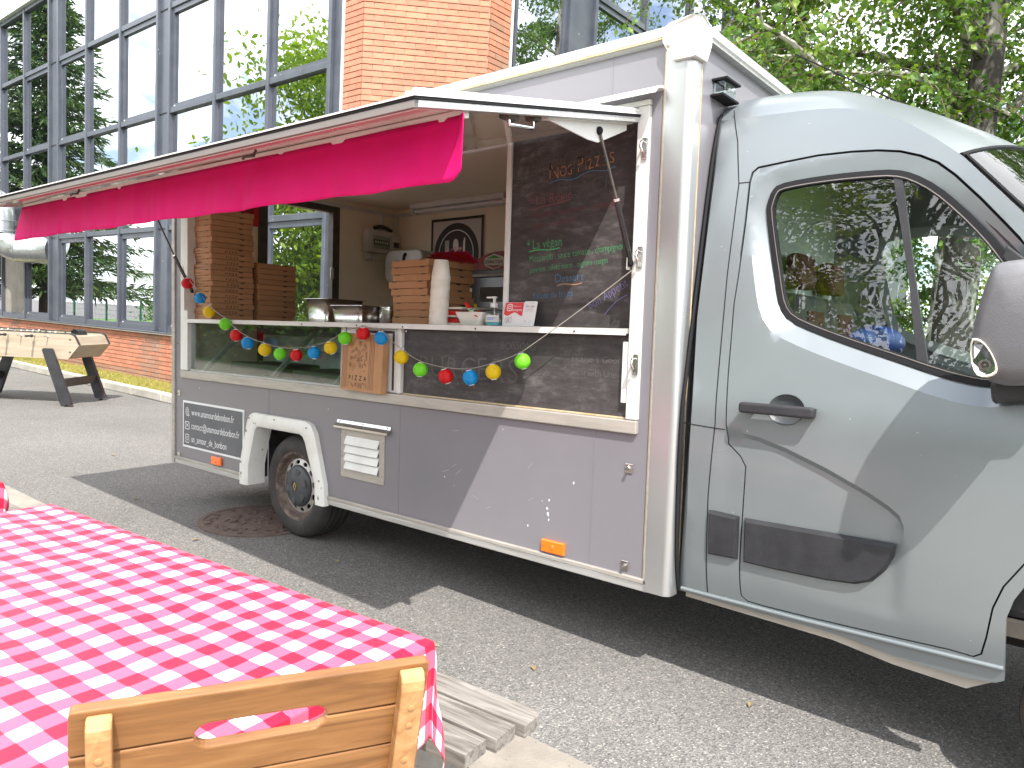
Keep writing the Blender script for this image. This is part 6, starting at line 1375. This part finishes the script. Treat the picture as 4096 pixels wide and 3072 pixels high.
def conifer(label, loc, h, r, cr, seed):
    rng = random.Random(seed); t = thing('spruce_tree', label, 'tree', 'trees in the garden behind the camera', T(loc)); mb = MB(); tp = trunkpath(mb, loc, h, r, (0, 0), rng); O('trunk', mb, 'bark', t, smooth=60); wb = MB(); lp = []
    z = 1.6
    while z < h - .3:
        rad = cr * (1 - z / h) ** .8; nb = 9 if z < h * .6 else 7; a0 = rng.uniform(0, 6)
        for i in range(nb):
            a = a0 + 2 * pi * i / nb + rng.gauss(0, .15); ln = rad * rng.uniform(.75, 1.1)
            pts = limb(wb, (0, 0, z + rng.uniform(-.15, .15)), (cos(a), sin(a), rng.uniform(-.05, .25)), ln, .03, rng, 5, .06, -.05, 4)
            for j in range(1, len(pts)):
                for q in range(int(10 + 5 * rad)):
                    p = pts[j - 1].lerp(pts[j], rng.random()); d = (pts[j] - pts[j - 1]).normalized(); side = d.cross(Vector((0, 0, 1))) * rng.uniform(-.45, .45)
                    lp.append((p + side * ln * .55 + Vector((0, 0, rng.gauss(0, .04))), d * 1.2 + side * 1.5))
        z += .36 + .02 * (h - z) * .3
    O('limb', wb, 'bark', t); leafcloud('crown', lp, NEED, 'needle', t, .42, rng, droop=.35)
conifer('tall dark spruce mirrored in the far office windows', (-28.2, -1.2, 0), 15, .25, 4.3, 51)
# garden fence and hedge seen only as reflections
def fence(p, q, n, label):
    f = thing('garden_fence', label, 'fence', M=T(p)); a, b = Vector(p), Vector(q); d = (b - a) / n
    for i in range(n + 1): O('post', MB().box(-.03, .03, -.03, .03, 0, 1.55), 'fence_green', f).location = d * i
    for i in range(n):
        wm = MB(); l = d.length; ang = atan2(d.y, d.x); wm.M = T(d * i) @ RZ(ang)
        for k in range(8): wm.tube([(0, 0, .1 + k * .195), (l, 0, .1 + k * .195)], .004, 4)
        x = .08
        while x < l: wm.tube([(x, 0, .06), (x, 0, 1.5)], .003, 3); x += .10
        O('mesh_panel', wm, 'fence_green', f)
fence((-34, -3.0, 0), (-16, -6.6, 0), 8, 'green wire mesh fence mirrored in the ground floor windows')
fence((-7, -6.4, 0), (9, -6.0, 0), 7, 'green wire mesh fence behind the camera near the maple')
def shrub(label, loc, r, h, n, seed, lm='bush_leaf', size=.10, group='shrubs'):
    rng = random.Random(seed); t = thing('shrub', label, 'shrub', group, T(loc)); lp = []; wb = MB()
    for i in range(26):
        a = rng.uniform(0, 2 * pi); c = Vector((r * .7 * rng.random() ** .5 * cos(a), r * .7 * sin(a) * rng.random() ** .5, h * rng.uniform(.2, .85)))
        limb(wb, (0, 0, 0), c, c.length, .02, rng, 4, .08, 0, 4)
        for j in range(n // 26): lp.append((c + Vector((rng.gauss(0, r * .28), rng.gauss(0, r * .28), rng.gauss(0, h * .16))), None))
    for i, (p, d) in enumerate(lp):
        if p.z < .03: p.z = .03 + rng.random() * .2
    O('stems', wb, 'bark', t); leafcloud('foliage', lp, OVAL, lm, t, size, rng)
for k, (x, y, r, h, lab) in enumerate([(3.4, 13.5, 1.6, 1.9, 'light green shrub behind the thick birch trunk'), (.2, 14.5, 1.6, 2.2, 'leafy shrub between the slender birch and the office'), (6.2, 14.5, 1.8, 2.2, 'bright shrub beyond the windscreen'), (2.0, 17.5, 2.0, 3.2, 'tall shrub closing the view through the cab'), (5.0, 19, 2.2, 3.0, 'rounded shrub at the back of the lawn'), (9.0, 17, 2.2, 3.0, 'wide shrub at the outer edge of the lawn')]):
    shrub(lab, (x, y, 0), r, h, 2600, 60 + k, lm='maple_leaf' if k in (1, 3) else 'bush_leaf', size=.13, group='shrubs on the lawn behind the van')
for k, (x, y, lab) in enumerate([(-20, -8.5, 'round green bush behind the mirrored fence, nearest the cherry tree'), (-24, -8.0, 'round green bush in the middle behind the mirrored fence'), (-29, -7.0, 'round green bush behind the mirrored fence, nearest the spruce'), (-4, -8.5, 'low bush behind the camera beside the maple'), (4, -9, 'low bush behind the camera below the purple tree')]):
    shrub(lab, (x, y, 0), 1.9, 2.2, 2400, 80 + k, size=.16, group='bushes behind the garden fence')
rng = random.Random(97); hg = thing('hedge', 'long clipped hedge behind the green fence, mirrored in the display glass', 'hedge', M=T((-10, -8.2, 0))); lp = []
for i in range(30000): lp.append((Vector((rng.uniform(-24, 20), rng.gauss(0, .35), .06 + 1.5 * rng.random() + .15 * rng.random() ** 2)), None))
leafcloud('foliage', lp, OVAL, 'dark_hedge', hg, .15, rng); O('stems', MB().box(-24, 20, -.25, .25, 0, 1.25), 'bark', hg)
# the copies below share nothing with the helpers above: park unused prototypes
